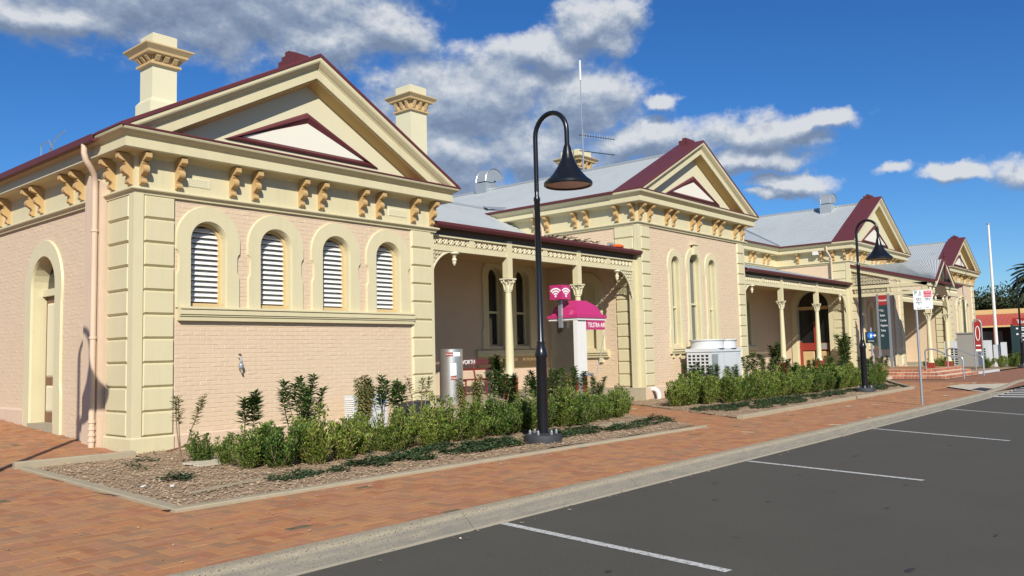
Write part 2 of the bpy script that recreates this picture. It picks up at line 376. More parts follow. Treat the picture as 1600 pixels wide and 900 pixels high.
# beds, edging
def inbed1(x, y): 
    if not (-6.0 < y < .3): return False
    lx = -2.3+(y+6.1)/5.8*.45; rx = 9.0+(y+6.3)*.69
    return lx < x < rx and y > -6.05-.03*(x+2.4) and not (y > -.55 and x < -.1) and not (x < 0 and y > -.45)
def inbed2(x, y):
    if not (-6.1 < y < .2): return False
    lx = 11.2+(y+6.3)*.69; return x > lx and y > -6.1+.02*(x-11) and x < 36.2 and (x < 26.2 or y > -5.6+(x-26.2)*.42)
def inpavement(x, y): 
    if y < -8.70+koff(x) or inbed1(x, y) or inbed2(x, y): return False
    if y > -.1 and x > -.05: return False
    return True
for nm, fn, seed in (('mulch_bed', inbed1, 1), ('mulch_bed', inbed2, 2)):
    b = bmesh.new(); st = .16; grid = {}
    x0, x1 = (-2.6, 13.6) if seed == 1 else (11, 36.4)
    nx = int((x1-x0)/st); ny = int(6.6/st)
    for i in range(nx+1):
        for j in range(ny+1):
            x = x0+i*st; y = -6.2+j*st
            if fn(x, y) or fn(x+st, y) or fn(x, y+st) or fn(x+st, y+st) or fn(x-st, y) or fn(x, y-st):
                grid[i, j] = b.verts.new((x, y, .012+.03*noise.noise(Vector((x*1.4, y*1.4, 0)))+.015*noise.noise(Vector((x*5, y*5, 3)))))
    for (i, j) in list(grid):
        q = [grid.get(k) for k in ((i, j), (i+1, j), (i+1, j+1), (i, j+1))]
        if all(q): b.faces.new(q)
    me = bpy.data.meshes.new(nm); b.to_mesh(me); b.free(); me.materials.append(m_soil)
    me.polygons.foreach_set('use_smooth', [True]*len(me.polygons)); ob(nm, me, kind='structure')
mb = MB()
def chip(mb, x, y, z, L, wd):
    a = rnd.uniform(0, PI); t = rnd.uniform(-.5, .5); c, s = math.cos(a), math.sin(a); u = (c*L, s*L, t*L*.7); v = (-s*wd, c*wd, rnd.uniform(-.4, .4)*wd)
    mb.add([(x-u[0]-v[0], y-u[1]-v[1], z-u[2]*.5), (x+u[0]-v[0], y+u[1]-v[1], z+u[2]*.5), (x+u[0]+v[0], y+u[1]+v[1], z+u[2]*.5+v[2]), (x-u[0]+v[0], y-u[1]+v[1], z-u[2]*.5+v[2])], [(0, 1, 2, 3)])
n = 0
while n < 60000:
    x = rnd.uniform(-2.5, 30)
    if x > 12 and rnd.random() < .55: continue
    y = rnd.uniform(-6.1, .1)
    if not (inbed1(x, y) or inbed2(x, y)): continue
    z = .022+.03*noise.noise(Vector((x*1.4, y*1.4, 0)))+.015*noise.noise(Vector((x*5, y*5, 3)))+rnd.uniform(0, .02)
    chip(mb, x, y, z, rnd.uniform(.01, .028), rnd.uniform(.005, .012)); n += 1
mb.build('wood_chips', m_chip, None, fix=False, kind='stuff')
def edging(name, pts, wd=.15, z0=-.1, z1=.045, m=m_conc2):
    P = [Vector(p) for p in pts]; mb = MB(); path = []
    for i in range(len(P)-1):
        n = max(1, int((P[i+1]-P[i]).length/.4))
        path += [tuple(P[i].lerp(P[i+1], k/n)) for k in range(n)]
    path.append(tuple(P[-1]))
    path = [(x+noise.noise(Vector((x*2, y*2, 7)))*.006, y+noise.noise(Vector((x*2, y*2, 1)))*.006) for x, y in path]
    mb.sweep(path, [(0, z0), (0, z1-.012), (-.012, z1), (-wd+.012, z1), (-wd, z1-.012), (-wd, z0)]); return mb.build(name, m, None, kind='structure', smooth=True)
edging('bed_edging', [(-1.95, -.34), (-2.40, -6.14), (3.2, -6.27), (9.0, -6.46), (9.05, -6.44)], z1=.04)
edging('bed_edging', [(11.15, -6.24), (18, -6.12), (21.6, -6.03)], z1=.09)
edging('bed_edging', [(21.62, -6.03), (26.3, -5.9), (26.7, -5.65), (29.0, -4.6), (36.0, -1.7)], z1=.09)
ob('joint', None) if False else None
mb = MB(); mb.box((34.9, -2.4, 0), (39.4, -1.5, .12)); mb.build('sign_plinth_slab', m_pad, None, kind='structure')
mb = MB(); mb.box((42.2, -4.75, 0), (47.5, -4.60, .13)); mb.build('white_edging', m_wmet, None, kind='structure')
sheet('far_bed', [(42.2, -4.6), (62, -4.6), (80, -4.9), (80, 14), (65.6, 14), (65.6, -.02), (42.2, -.02)], .05, m_soil)
# ramp beside the left wall with its concrete face
def rampz(y): return max(0, .066*(y+.35))
mb = MB(); mb.add([(-12, -.35, -.012), (-.02, -.35, -.012), (-.02, 14, rampz(14)-.03), (-12, 14, rampz(14)-.03)], [(0, 1, 2, 3)]); mb.build('ramp', m_joint, None, fix=False, kind='structure')
edging('ramp_edge', [(-1.98, -.28), (-.9, -.36), (-.16, -.42), (-.14, -.42)], wd=.12, z0=-.1, z1=.11)

# pavers, herringbone
A = .131; G = .0022; cells = []
i0, i1 = int(-13/A), int(34/A); j0, j1 = int(-8.85/A), int(9/A)
for i in range(i0, i1):
    for j in range(j0, j1):
        k = (i-j) % 4
        if k == 0: cx, cy, hx, hy = (i+1)*A, (j+.5)*A, A, A/2
        elif k == 2: cx, cy, hx, hy = (i+.5)*A, (j)*A, A/2, A
        else: continue
        if not inpavement(cx, cy) or not inview((cx, cy, 0), 60): continue
        if cx > 32 or (cy > -.1 and cx > -.1) or (24.8 < cx < 31.5 and -8.6 < cy < -6.5 and cy < -6.6): continue
        if -2.0 < cx < 0 and -.45 < cy < -.33: continue
        zz = rampz(cy) if (cy > -.33 and cx < 0) else 0
        cells.append(((Vector((cx, cy, 0))-CAM).length, cx, cy, hx, hy, zz))
cells.sort()
pav = bpy.data.objects['pavement']
def paver_mb(hx, hy, mb=None, c=(0, 0, 0), tl=(0, 0), hs=0):
    mb = mb or MB(); hx -= G; hy -= G; b_ = .004; x, y, z = c
    zz = lambda dx, dy: z+tl[0]*dx+tl[1]*dy
    vs = [(x+sx*hx, y+sy*hy, zz(sx*hx, sy*hy)-.022) for sx, sy in ((-1, -1), (1, -1), (1, 1), (-1, 1))]+[(x+sx*(hx-b_), y+sy*(hy-b_), zz(sx*hx, sy*hy)) for sx, sy in ((-1, -1), (1, -1), (1, 1), (-1, 1))]
    return mb.add(vs, [(4, 5, 6, 7), (0, 1, 5, 4), (1, 2, 6, 5), (2, 3, 7, 6), (3, 0, 4, 7)])
mh = paver_mb(A, A/2).mesh('paver', m_pavo, fix=False); mv = paver_mb(A/2, A).mesh('paver', m_pavo, fix=False)
mb = MB()
for q, (d, cx, cy, hx, hy, zz) in enumerate(cells):
    z = zz+rnd.uniform(-.0022, .0022); tl = (rnd.uniform(-.012, .012), rnd.uniform(-.012, .012)+(.066 if zz else 0))
    if q < 300:
        o = ob('paver', mh if hx > hy else mv, pav, (cx, cy, z)); o.rotation_euler = (tl[1], -tl[0], rnd.uniform(-.008, .008))
    else: paver_mb(hx, hy, mb, (cx, cy, z), tl)
mb.build('pavers', m_pav, pav, fix=False, kind='stuff')

# ------------------------------------------------------------------ the station building
B = thing('railway_station_building', 'long cream and pink painted brick station with four gabled pavilions and verandas between them', 'building')
def arc(cx, cz, r, a0, a1, n): return [(cx+r*math.cos(a0+(a1-a0)*i/n), cz+r*math.sin(a0+(a1-a0)*i/n)) for i in range(n+1)]
NA = 14
def opening_outline(c, r, zb, zs):  # from bottom left, over the arch, to bottom right
    return [(c-r, zb)]+[(c+r*math.cos(PI-PI*i/NA), zs+r*math.sin(PI-PI*i/NA)) for i in range(NA+1)]+[(c+r, zb)]
def wall(T, u0, u1, z0, z1, ops=(), m=m_pink, parent=B, name='wall', depth=.32):
    mb = MB(); u = u0
    q = lambda a, b, c, d: mb.add([T(a, 0, b), T(c, 0, b), T(c, 0, d), T(a, 0, d)], [(0, 1, 2, 3)])
    for c, r, zb, zs in sorted(ops):
        q(u, z0, c-r, z1); q(c-r, z0, c+r, zb)
        a = opening_outline(c, r, zb, zs)[1:-1]
        for i in range(NA): mb.add([T(a[i][0], 0, a[i][1]), T(a[i+1][0], 0, a[i+1][1]), T(a[i+1][0], 0, z1), T(a[i][0], 0, z1)], [(0, 1, 2, 3)])
        u = c+r
    q(u, z0, u1, z1)
    return mb.build(name, m, parent, fix=False)
def reveal(T, c, r, zb, zs, depth, m, parent, name='reveal'):
    mb = MB(); a = opening_outline(c, r, zb, zs)
    for i in range(len(a)-1): mb.add([T(a[i][0], 0.001, a[i][1]), T(a[i+1][0], 0.001, a[i+1][1]), T(a[i+1][0], -depth, a[i+1][1]), T(a[i][0], -depth, a[i][1])], [(0, 1, 2, 3)])
    mb.add([T(c-r, .001, zb), T(c+r, .001, zb), T(c+r, -depth, zb+.03), T(c-r, -depth, zb+.03)], [(0, 1, 2, 3)])
    return mb.build(name, m, parent, fix=False)
def surround(T, c, r, zb, zs, Rj, Ra, zsh, parent, d=.05, m=None):
    """moulded band: wide at foot, narrower jamb, wider arch hood"""
    out = [(c-Rj-.045, zb), (c-Rj-.045, zsh-.06), (c-Rj-.03, zsh-.02), (c-Rj, zsh+.02), (c-Rj, zs-.30), (c-Rj-.02, zs-.245), (c-Ra, zs-.20)]
    out += [(c+Ra*math.cos(PI-PI*i/20), zs+Ra*math.sin(PI-PI*i/20)) for i in range(21)]
    out += [(2*c-u, z) for u, z in reversed(out[:7])]
    inn = opening_outline(c, r, zb, zs)
    # resample both outlines to equal counts and bridge
    def res(p, n):
        L = [0]
        for i in range(1, len(p)): L.append(L[-1]+math.dist(p[i], p[i-1]))
        o = []; j = 0
        for k in range(n+1):
            t = L[-1]*k/n
            while j < len(L)-2 and L[j+1] < t: j += 1
            f = (t-L[j])/max(1e-9, L[j+1]-L[j]); o.append((p[j][0]+(p[j+1][0]-p[j][0])*f, p[j][1]+(p[j+1][1]-p[j][1])*f))
        return o
    n = 72
    # bridge by matching arc-length along jamb/arch separately
    def three(p, zs_):
        i = next(k for k, v in enumerate(p) if v[1] >= zs_-.001); jx = len(p)-1-next(k for k, v in enumerate(reversed(p)) if v[1] >= zs_-.001)
        return res(p[:i+1], 26)[:-1]+res(p[i:jx+1], 28)[:-1]+res(p[jx:], 26)
    o = three(out, zs); q = three(inn, zs); k = len(o); be = .018
    def ins(o, q, t): return [(a[0]+(b_[0]-a[0])*t/max(.05, math.dist(a, b_)), a[1]+(b_[1]-a[1])*t/max(.05, math.dist(a, b_))) for a, b_ in zip(o, q)]
    oi = ins(o, q, be); qi = ins(q, o, be)
    vs = [T(u, 0, z) for u, z in o]+[T(u, d, z) for u, z in oi]+[T(u, d, z) for u, z in qi]+[T(u, -.01, z) for u, z in q]
    fs = [(a*k+i, a*k+i+1, (a+1)*k+i+1, (a+1)*k+i) for a in range(3) for i in range(k-1)]
    mb = MB(); mb.add(vs, fs); return mb.build('surround', m or m_cream, parent, smooth=True, ang=25)
def pane(T, c, r, zb, zs, dep, m, parent, name='pane'):
    mb = MB(); a = opening_outline(c, r, zb, zs); mb.poly(a, T, -dep-.02, -dep); return mb.build(name, m, parent)
def bars(T, rects, d0, d1, m, parent, name):
    mb = MB()
    for u0, z0, u1, z1 in rects: mb.box((u0, d0, z0), (u1, d1, z1), T)
    return mb.build(name, m, parent)
def archframe(T, c, r, zb, zs, wd, d0, d1, m, parent, name='frame'):
    mb = MB(); o = opening_outline(c, r, zb, zs); i_ = opening_outline(c, r-wd, zb+wd, zs); k = len(o)
    vs = [T(u, d0, z) for u, z in o]+[T(u, d1, z) for u, z in o]+[T(u, d1, z) for u, z in i_]+[T(u, d0, z) for u, z in i_]
    mb.add(vs, [(a*k+i, a*k+i+1, ((a+1) % 4)*k+i+1, ((a+1) % 4)*k+i) for a in range(4) for i in range(k-1)])
    mb.box((c-r, d0, zb), (c+r, d1-.004, zb+wd), T)
    return mb.build(name, m, parent)
def sash(T, c, r, zb, zs, dep, parent, glass=m_glass, rail=None, m=None):
    w_ = ob('window', None, parent); m = m or m_cream
    reveal(T, c, r, zb, zs, dep+.05, m, w_); pane(T, c, r-.01, zb, zs, dep+.03, glass, w_)
    archframe(T, c, r, zb, zs, .055, -dep-.03, -dep+.03, m, w_)
    zr = rail or (zb+zs+r)/2; bars(T, [(c-r, zr-.035, c+r, zr+.035)], -dep-.035, -dep+.045, m, w_, 'meeting_rail')
    return w_

# painted bricks as geometry
def bricks(T, u0, u1, z0, z1, skip, parent, limit_near=0, m=m_pink, L=.25, Hh=.086, local=None):
    res = []; j = 0; z = z0
    while z < z1-.03:
        u = u0-(L/2 if j % 2 else 0)
        zt = min(z+Hh, z1)
        while u < u1:
            a, b_ = max(u, u0), min(u+L, u1)
            if b_-a > .05 and not skip(a, b_, z, zt): res.append((a, b_, z, zt))
            u += L
        z += Hh; j += 1
    return res
def brick_mb(a, b_, z0, z1, d, T, mb):
    g_ = rnd.choice((0, 0, .001, .002, .004)); g2 = rnd.choice((0, .001, .002, .0035)); t = rnd.uniform(-.0016, .0016)
    c = [(a+g_, z0+g2), (b_-g_, z0+g2), (b_-g_, z1-g2), (a+g_, z1-g2)]; be = .006
    ci = [(a+g_+be, z0+g2+be), (b_-g_-be, z0+g2+be), (b_-g_-be, z1-g2-be), (a+g_+be, z1-g2-be)]
    return mb.add([T(u, .0005, z) for u, z in c]+[T(u, d+t*s_, z) for (u, z), s_ in zip(ci, (1, -1, 1, -.5))], [(4, 5, 6, 7), (0, 1, 5, 4), (1, 2, 6, 5), (2, 3, 7, 6), (3, 0, 4, 7)])

CORN = lambda za, zc, zk: [(0, za+.55), (.10, za+.62), (.12, zc-.03), (.34, zc-.02), (.36, zc), (.36, zc+.15), (.345, zc+.155), (.35, zc+.185), (.365, zc+.195), (.37, zc+.205), (.41, zc+.225), (.475, zc+.275), (.49, zc+.305), (.49, zk-.035), (0, zk-.035)]
ARCHI = lambda z0, z1: [(0, z0-.012), (.055, z0-.01), (.06, z0+.02), (.075, z0+.03), (.075, z0+.04), (.12, z0+.065), (.125, z1-.02), (.12, z1), (.10, z1+.012), (0, z1+.03)]
# console bracket: profile in (d, z), 0.115 wide
def bracket_mesh(h=.56, dp=.30):
    pts = [(0, 0), (.055, 0)]
    pts += arc(.075, .055, .05, -PI/2, PI*.45, 6)
    pts += [(.10, .15), (.13, .17)]
    pts += arc(.135, .27, .085, -PI*.42, PI*.42, 8)
    pts += [(.185, .385), (.16, .41), (.22, .43), (.28, .45), (dp, .47), (dp, h), (0, h)]
    mb = MB(); mb.poly([(z_, u) for z_, u in pts], lambda u, d, z: (d, -u, z), -.0575, .0575)
    return mb.mesh('bracket', m_ochre)
me_br = bracket_mesh()
def brackets(us, T, zb, parent, rz):
    for u in us: ob('bracket', me_br, parent, T(u, .0, zb), rz)
# quoin block meshes
def qmesh(wd, h):
    mb = MB(); mb.box((0, .008, .002), (wd, .062, h-.002), lambda u, d, z: (u, -d, z), .036); return mb.mesh('quoin_block', m_cream)
def quoin(T, u0, u1, z0, z1, n, parent, rz, edge=.13, side=1):
    """smooth pilaster with raised blocks; rz turns the front-facing block mesh"""
    q = ob('quoin', None, parent); mb = MB(); mb.box((u0, -.05, z0), (u1, .010, z1), T); mb.build('pilaster', m_cream, q)
    h = (z1-z0)/n; me = qmesh(abs(u1-u0)-.012-edge, h)
    ue = u0+edge if side == 1 else u0+.006
    for i in range(n):
        p = T(ue, 0, z0+i*h) if rz == 0 else T(u1-.006, 0, z0+i*h)
        ob('quoin_block', me, q, p, rz)
    return q
def corner_strip(x0, y0, z0, z1, parent, sx=-1, wd=.125):
    mb = MB(); mb.sweep([(x0, y0+wd), (x0, y0), (x0+wd, y0)] if sx < 0 else [(x0-wd, y0), (x0, y0), (x0, y0+wd)], [(0, z0), (.06, z0), (.06, z1), (0, z1)]); return mb.build('corner_strip', m_cream, parent)

def pediment(x0, x1, zc, zk, za, parent, tri=(.5, .5), full=True, depth=.62, blocks=True):
    """x0..x1 wall faces; zk top of cornice; za apex height"""
    p = ob('pediment', None, parent); xc = (x0+x1)/2; O = .46; hw = (x1-x0)/2+O; s = (za-zk)/hw; c = 1/math.sqrt(1+s*s)
    T = FR
    # tympanum wall
    mb = MB(); mb.poly([(x0-.1, zk-.06), (x1+.1, zk-.06), (xc, za-.30)], T, -.2, 0.0); mb.build('tympanum', m_cream2, p)
    # raking cornice: corona, bed moulding, cyma
    cor = [(0, -.50*1), (.03, -.50), (.05, -.46), (.13, -.44), (.34, -.43), (.36, -.42), (.36, -.27), (.345, -.265), (.35, -.235), (.365, -.225), (.37, -.21), (.41, -.185), (.475, -.13), (.49, -.10), (.49, -.045), (0, -.045)]
    mb = MB(); zz = zk
    mb.rake(xc-hw, zz, xc, zz+s*hw, cor, T); mb.rake(xc+hw, zz, xc, zz+s*hw, cor, T)
    def clipped(mb, name, m, zcut):
        me = mb.mesh(name, m); b = bmesh.new(); b.from_mesh(me)
        bmesh.ops.bisect_plane(b, geom=b.verts[:]+b.edges[:]+b.faces[:], plane_co=(0, 0, zcut), plane_no=(0, 0, 1), clear_inner=True); b.to_mesh(me); b.free()
        return ob(name, me, p)
    clipped(mb, 'raking_cornice', m_cream, zk-.03)
    mb = MB(); sf = [(.0, -.512), (.305, -.4445), (.305, -.43), (0, -.43)]
    mb.rake(xc-hw, zz, xc, zz+s*hw, sf, T); mb.rake(xc+hw, zz, xc, zz+s*hw, sf, T); clipped(mb, 'soffit', m_soff, zk-.028)
    # maroon capping: a roof strip with real depth
    cap = [(-depth, -.045), (.50, -.045), (.505, -.035), (.505, .02), (.495, .03), (-depth, .03)]
    mb = MB(); mb.rake(xc-hw-.02, zz-.02*s, xc, zz+s*hw, cap, T); mb.rake(xc+hw+.02, zz-.02*s, xc, zz+s*hw, cap, T); mb.build('capping', m_maroon, p)
    # ridge blocks
    if blocks:
        mb = MB()
        for q, (y, h, wd) in enumerate([(.16, .13, .17), (.30, .21, .20), (.46, .27, .19), (.62, .20, .17), (.78, .13, .15)] if blocks == 2 else [(.05, .13, .2), (.22, .22, .17), (.38, .14, .16)]):
            mb.box((xc-wd, y-.075, za-.12), (xc+wd, y+.078, za+h))
        mb.build('ridge_ornament', m_maroon, p)
    # triangle moulding
    tz0 = zk+.20; tw = hw*tri[0]; th = tw*s*tri[1]
    def trib(k): # k inset
        return [(xc-tw+k*1.9, tz0+k*.55), (xc+tw-k*1.9, tz0+k*.55), (xc, tz0+th-k*1.1)]
    mb = MB(); A_, B_, C_ = trib(0), trib(.11), trib(.22)
    vs = [T(u, 0, z) for u, z in A_]+[T(u, .05, z) for u, z in trib(.04)]+[T(u, .07, z) for u, z in B_]+[T(u, .0, z) for u, z in C_]
    mb.add(vs, [(a*3+i, a*3+(i+1) % 3, (a+1)*3+(i+1) % 3, (a+1)*3+i) for a in range(3) for i in range(3)]); mb.build('moulding', m_maroon, p)
    mb = MB(); mb.poly(C_, T, -.01, .012); mb.build('panel', m_white, p)
    return p

def corr(p00, p10, p11, p01, parent, name='roof', pitch=.15, amp=.018, m=m_roof, parts=4):
    """corrugated sheet, eave p00-p10, ridge p01-p11, waves run eave to ridge"""
    a, b_, c, d = map(Vector, (p00, p10, p11, p01)); L = max((b_-a).length, (c-d).length); n = int(L/pitch)*parts
    nr = (b_-a).cross(d-a).normalized() if (d-a).length > .01 else (b_-a).cross(c-a).normalized()
    if nr.z < 0: nr = -nr
    vs = []
    for i in range(n+1):
        t = i/n; o = nr*amp*math.cos(2*PI*i/parts)
        e, r_ = a.lerp(b_, t)+o, d.lerp(c, t)+o
        vs += [e, e.lerp(r_, .5), r_]
    mb = MB(); mb.add(vs, [(3*i+k, 3*i+3+k, 3*i+4+k, 3*i+1+k) for i in range(n) for k in (0, 1)]); return mb.build(name, m, parent, smooth=True, fix=False, ang=80)
def cap_line(p, q, parent, r=.07, m=m_flash, name='ridge_capping'):
    mb = MB(); mb.tube([p, q], r, 6); return mb.build(name, m, parent)

# ---- pavilion one (nearest)
Z0, ZA0, ZA1, ZC, ZK = 0.0, 4.68, 4.78, 5.44, 5.80
W1 = [(1.42, .36, 2.64, 3.93), (2.92, .36, 2.64, 3.93), (4.45, .36, 2.64, 3.93), (5.95, .36, 2.64, 3.93)]
wl = wall(FR, 0, 7.44, -.2, ZA1, W1)
LX = LF(0.0); D1 = (4.08, .62, .36, 3.28)
wl2 = wall(LX, 0, 13, -.2, ZA1, [D1])
wall(lambda u, d, z: (7.44+d, u, z), 0, 13, 0, 5.5)
mbk = MB(); mbk.box((.3, 12.6, 0), (7.2, 12.9, 5.6)); mbk.build('rear_wall', m_pink, B)
mbd = MB(); mbd.box((.45, .45, 0), (.5, 12, 5)); mbd.box((.45, .45, 0), (7.1, .5, 5)); mbd.build('inner_lining', m_dark, B)
def skipf(a, b_, z0, z1):
    if b_ < .76 or a > 6.70: return True
    if z1 > 2.37 and z0 < 2.66: return True
    for c, r, zb, zs in W1:
        if z1 > 2.6 and z0 < zs and a > c-.60 and b_ < c+.60: return True
        if z0 >= zs-.05 and all(math.hypot(u-c, z-zs) < .64 for u in (a, b_) for z in (z0, z1)): return True
    return False
bl = bricks(FR, .76, 6.70, .30, 4.66, skipf, wl)
skl = lambda a, b_, z0, z1: (a < 1.70) or (a > 4.08-1.0 and b_ < 4.08+1.0 and z1 < 3.5) or (z0 > 3.2 and math.hypot((a+b_)/2-4.08, (z0+z1)/2-3.28) < .9)
bl2 = bricks(LX, 1.72, 8.4, .1, 4.66, skl, wl2)
allb = [(math.dist((CAM.x, CAM.y), FR(a, 0, 0)[:2]), 0, a, b_, z, zt) for a, b_, z, zt in bl]+[(math.dist((CAM.x, CAM.y), LX(a, 0, 0)[:2])+3, 1, a, b_, z, zt) for a, b_, z, zt in bl2]
bl_a = sorted([q for q in allb if q[1] == 0], key=lambda q: (q[4] > 2.4, q[0])); near = set(bl_a[:300])
st = [MB(), MB()]
# shared single-brick meshes for the 300
sm = []
for k in range(6):
    t_ = MB(); brick_mb(0, .25, 0, .086, .0035+.0008*k, FR, t_); sm.append(t_.mesh('brick', m_pink, fix=False))
for q in allb:
    _, wi, a, b_, z, zt = q
    if q in near and abs((b_-a)-.25) < .001 and abs(zt-z-.086) < .001: ob('brick', sm[rnd.randrange(6)], wl, (a, 0, z))
    else: brick_mb(a, b_, z, zt, rnd.uniform(.0025, .0065) if wi == 0 else rnd.uniform(.001, .0035), (FR, LX)[wi], st[wi])
st[0].build('bricks', m_pink, wl, fix=False, kind='stuff'); st[1].build('bricks', m_pink, wl2, fix=False, kind='stuff')
# louvred windows
for c, r, zb, zs in W1:
    wn = ob('louvred_window', None, B); reveal(FR, c, r, zb, zs, .30, m_cream, wn); surround(FR, c, r, 2.63, zs, .615, .675, 3.32, wn)
    archframe(FR, c, r, zb, zs, .05, -.29, -.14, m_ochre2, wn); pane(FR, c, r, zb, zs, .27, m_dark, wn, 'backing')
    mb = MB(); mb.box((c-r+.01, -.28, zb), (c+r-.01, -.08, zb+.09), FR); mb.build('sub_sill', m_ochre2, wn)
    z = zb+.12
    while z < zs+r-.05:
        hw = (r-.035) if z < zs else math.sqrt(max(.0, (r-.03)**2-(z-zs+.05)**2)) if z-zs+.05 < r-.03 else 0
        if hw > .06:
            mb = MB(); mb.add([FR(c-hw, -.255, z+.085), FR(c+hw, -.255, z+.085), FR(c+hw, -.175, z), FR(c-hw, -.175, z), FR(c-hw, -.255, z+.097), FR(c+hw, -.255, z+.097), FR(c+hw, -.168, z+.010), FR(c-hw, -.168, z+.010)],
                              [(0, 1, 2, 3), (4, 5, 6, 7), (0, 1, 5, 4), (2, 3, 7, 6), (0, 3, 7, 4), (1, 2, 6, 5)])
            mb.build('louvre', m_louv, wn)
        z += .104
# sill
SILL = lambda a: [(0, a), (.10, a+.0), (.105, a+.065), (.09, a+.068), (.09, a+.082), (.125, a+.085), (.125, a+.10), (.11, a+.104), (.11, a+.116), (.145, a+.12), (.145, a+.20), (.125, a+.205), (.125, a+.215), (.165, a+.22), (.165, a+.24), (.15, a+.25), (0, a+.28)]
mb = MB(); mb.sweep([(.80, 0.0), (6.68, 0.0)], SILL(2.385)); mb.build('sill', m_cream, B)
# left door
dw = ob('side_door', None, B); reveal(LX, *D1, .34, m_cream, dw); surround(LX, *D1[:2], .12, 3.28, .96, .99, 1.15, dw, d=.045)
mb = MB(); mb.box((3.48, -.33, .4), (4.68, -.27, 3.12), LX); mb.build('door_leaf', m_dbrown, dw)
for z0, z1 in ((.62, 1.18), (1.36, 2.95)):
    for u in (3.56, 4.14):
        mb = MB(); mb.box((u, -.27, z0), (u+.46, -.245, z1), LX, .04); mb.build('door_panel', m_cream2, dw)
mb = MB(); mb.box((3.46, -.32, 3.1), (4.70, -.18, 3.25), LX); mb.build('transom', m_cream, dw)
pane(LX, 4.08, .60, 3.22, 3.28, .29, m_glass, dw, 'fanlight')
mb = MB(); mb.box((3.4, -.36, .1), (4.75, .05, .40), LX); mb.build('threshold', m_conc2, dw)
# plinths
mb = MB(); mb.sweep([(.70, 0), (7.44, 0)], [(0, -.2), (.045, -.2), (.045, .27), (.02, .30), (0, .30)]); mb.build('plinth', m_pinkp, B)
mb = MB(); mb.sweep([(0, 13), (0, 5.02)], [(0, -.2), (.05, -.2), (.05, .66), (.02, .70), (0, .70)]); mb.build('plinth', m_pinkp, B)
# quoins
quoin(FR, 0, .745, .30, ZA0, 10, B, 0); quoin(LX, 0, 1.02, .30, ZA0, 10, B, R(-90)); corner_strip(0, 0, -.1, ZA0, B)
quoin(FR, 6.66, 7.44, .30, ZA0, 10, B, 0, edge=.10, side=-1)
mb = MB(); mb.box((6.98, .02, .3), (7.44, .045, ZA0), FR); 
mb = MB(); mb.sweep([(0, 1.02), (0, 0), (.72, 0)], [(0, -.2), (.08, -.2), (.08, .27), (.06, .30), (0, .30)]); mb.build('quoin_base', m_cream, B)
# pier and downpipe on the left wall
mb = MB(); mb.poly([(1.06, -.1), (1.72, -.1), (1.72, 5.0), (1.56, 5.22), (1.06, 5.0)], LX, 0, .17); mb.build('pier', m_pinkp, B)
dp = ob('downpipe', None, B); mb = MB()
mb.tube([(-.52, .95, 5.66), (-.52, .95, 5.50), (-.49, .95, 5.38), (-.40, .98, 5.27), (-.30, 1.05, 5.17), (-.245, 1.11, 5.02), (-.235, 1.13, 4.85), (-.235, 1.13, .45), (-.235, 1.13, .05)], .055, 12); mb.build('pipe', m_pinkp, dp, smooth=True)
for z in (.22, .32, .43, .56, 2.1, 4.1):
    mb = MB(); mb.lathe([(.056, -.025), (.07, -.02), (.07, .02), (.056, .025)], 12, (-.235, 1.13, z)); mb.build('collar', m_pinkp, dp)
# entablature
mb = MB(); P1 = [(0, 13), (0, 0), (7.44, 0), (7.44, 13)]
mb.sweep(P1, [(0, 4.79), (.03, 4.79), (.03, 5.46), (0, 5.46)]); mb.build('frieze', m_cream, B)
mb = MB(); mb.sweep(P1, ARCHI(ZA0, ZA1)); mb.build('architrave', m_cream, B)
mb = MB(); mb.sweep(P1, CORN(ZA1, ZC, ZK)); mb.build('cornice', m_cream, B)
mb = MB(); mb.sweep([(0, .66), (0, 0), (7.44, 0), (7.44, .66)], [(0, ZK-.035), (.505, ZK-.035), (.51, ZK-.02), (.50, ZK), (0, ZK+.02)]); mb.build('cornice_capping', m_maroon, B)
brackets([.10, .78, 1.90, 2.40, 3.52, 4.02, 5.14, 5.64, 6.72, 7.34], FR, ZA1+.06, B, 0)
brackets([.10, .80, 2.15, 2.68, 4.18, 4.66, 6.1, 6.6, 8.1, 8.6], LX, ZA1+.06, B, R(-90))
for a, b_ in ((.96, 1.44), (5.96, 6.55)):
    mb = MB(); mb.box((a, .03, 4.93), (b_, .042, 5.12), FR, .01)
    for i in range(int((b_-a-.06)/.035)):
        for j in range(4): mb.box((a+.03+i*.035, .042, 4.955+j*.038), (a+.045+i*.035, .050, 4.975+j*.038), FR)
    mb.build('air_vent', m_cream2, B)
pediment(0, 7.44, ZC, ZK, 8.10, B, (.475, .86), blocks=2)
# roof of pavilion one
corr((-.52, .55, 5.76), (-.52, 13, 5.76), (3.72, 13, 7.9), (3.72, .55, 7.9), B, parts=4)
corr((7.94, .60, 5.80), (7.94, 13, 5.80), (3.72, 13, 7.9), (3.72, .60, 7.9), B)
mb = MB(); mb.sweep([(-.46, 13), (-.46, .52)], [(0, ZK-.14), (.05, ZK-.16), (.11, ZK-.14), (.12, ZK-.03), (.10, ZK-.03), (.09, ZK-.11), (0, ZK-.10)]); mb.build('gutter', m_maroon, B)
# aerial wires above the left gutter
mb = MB(); mb.tube([(-.3, 3.6, 5.9), (-.3, 3.6, 6.15), (-.3, 3.2, 6.2), (-.3, 3.0, 6.0), (-.3, 3.2, 5.95), (-.3, 2.8, 6.2), (-.3, 2.4, 6.25)], .012, 5); mb.build('roof_aerial_wire', m_steel, B)

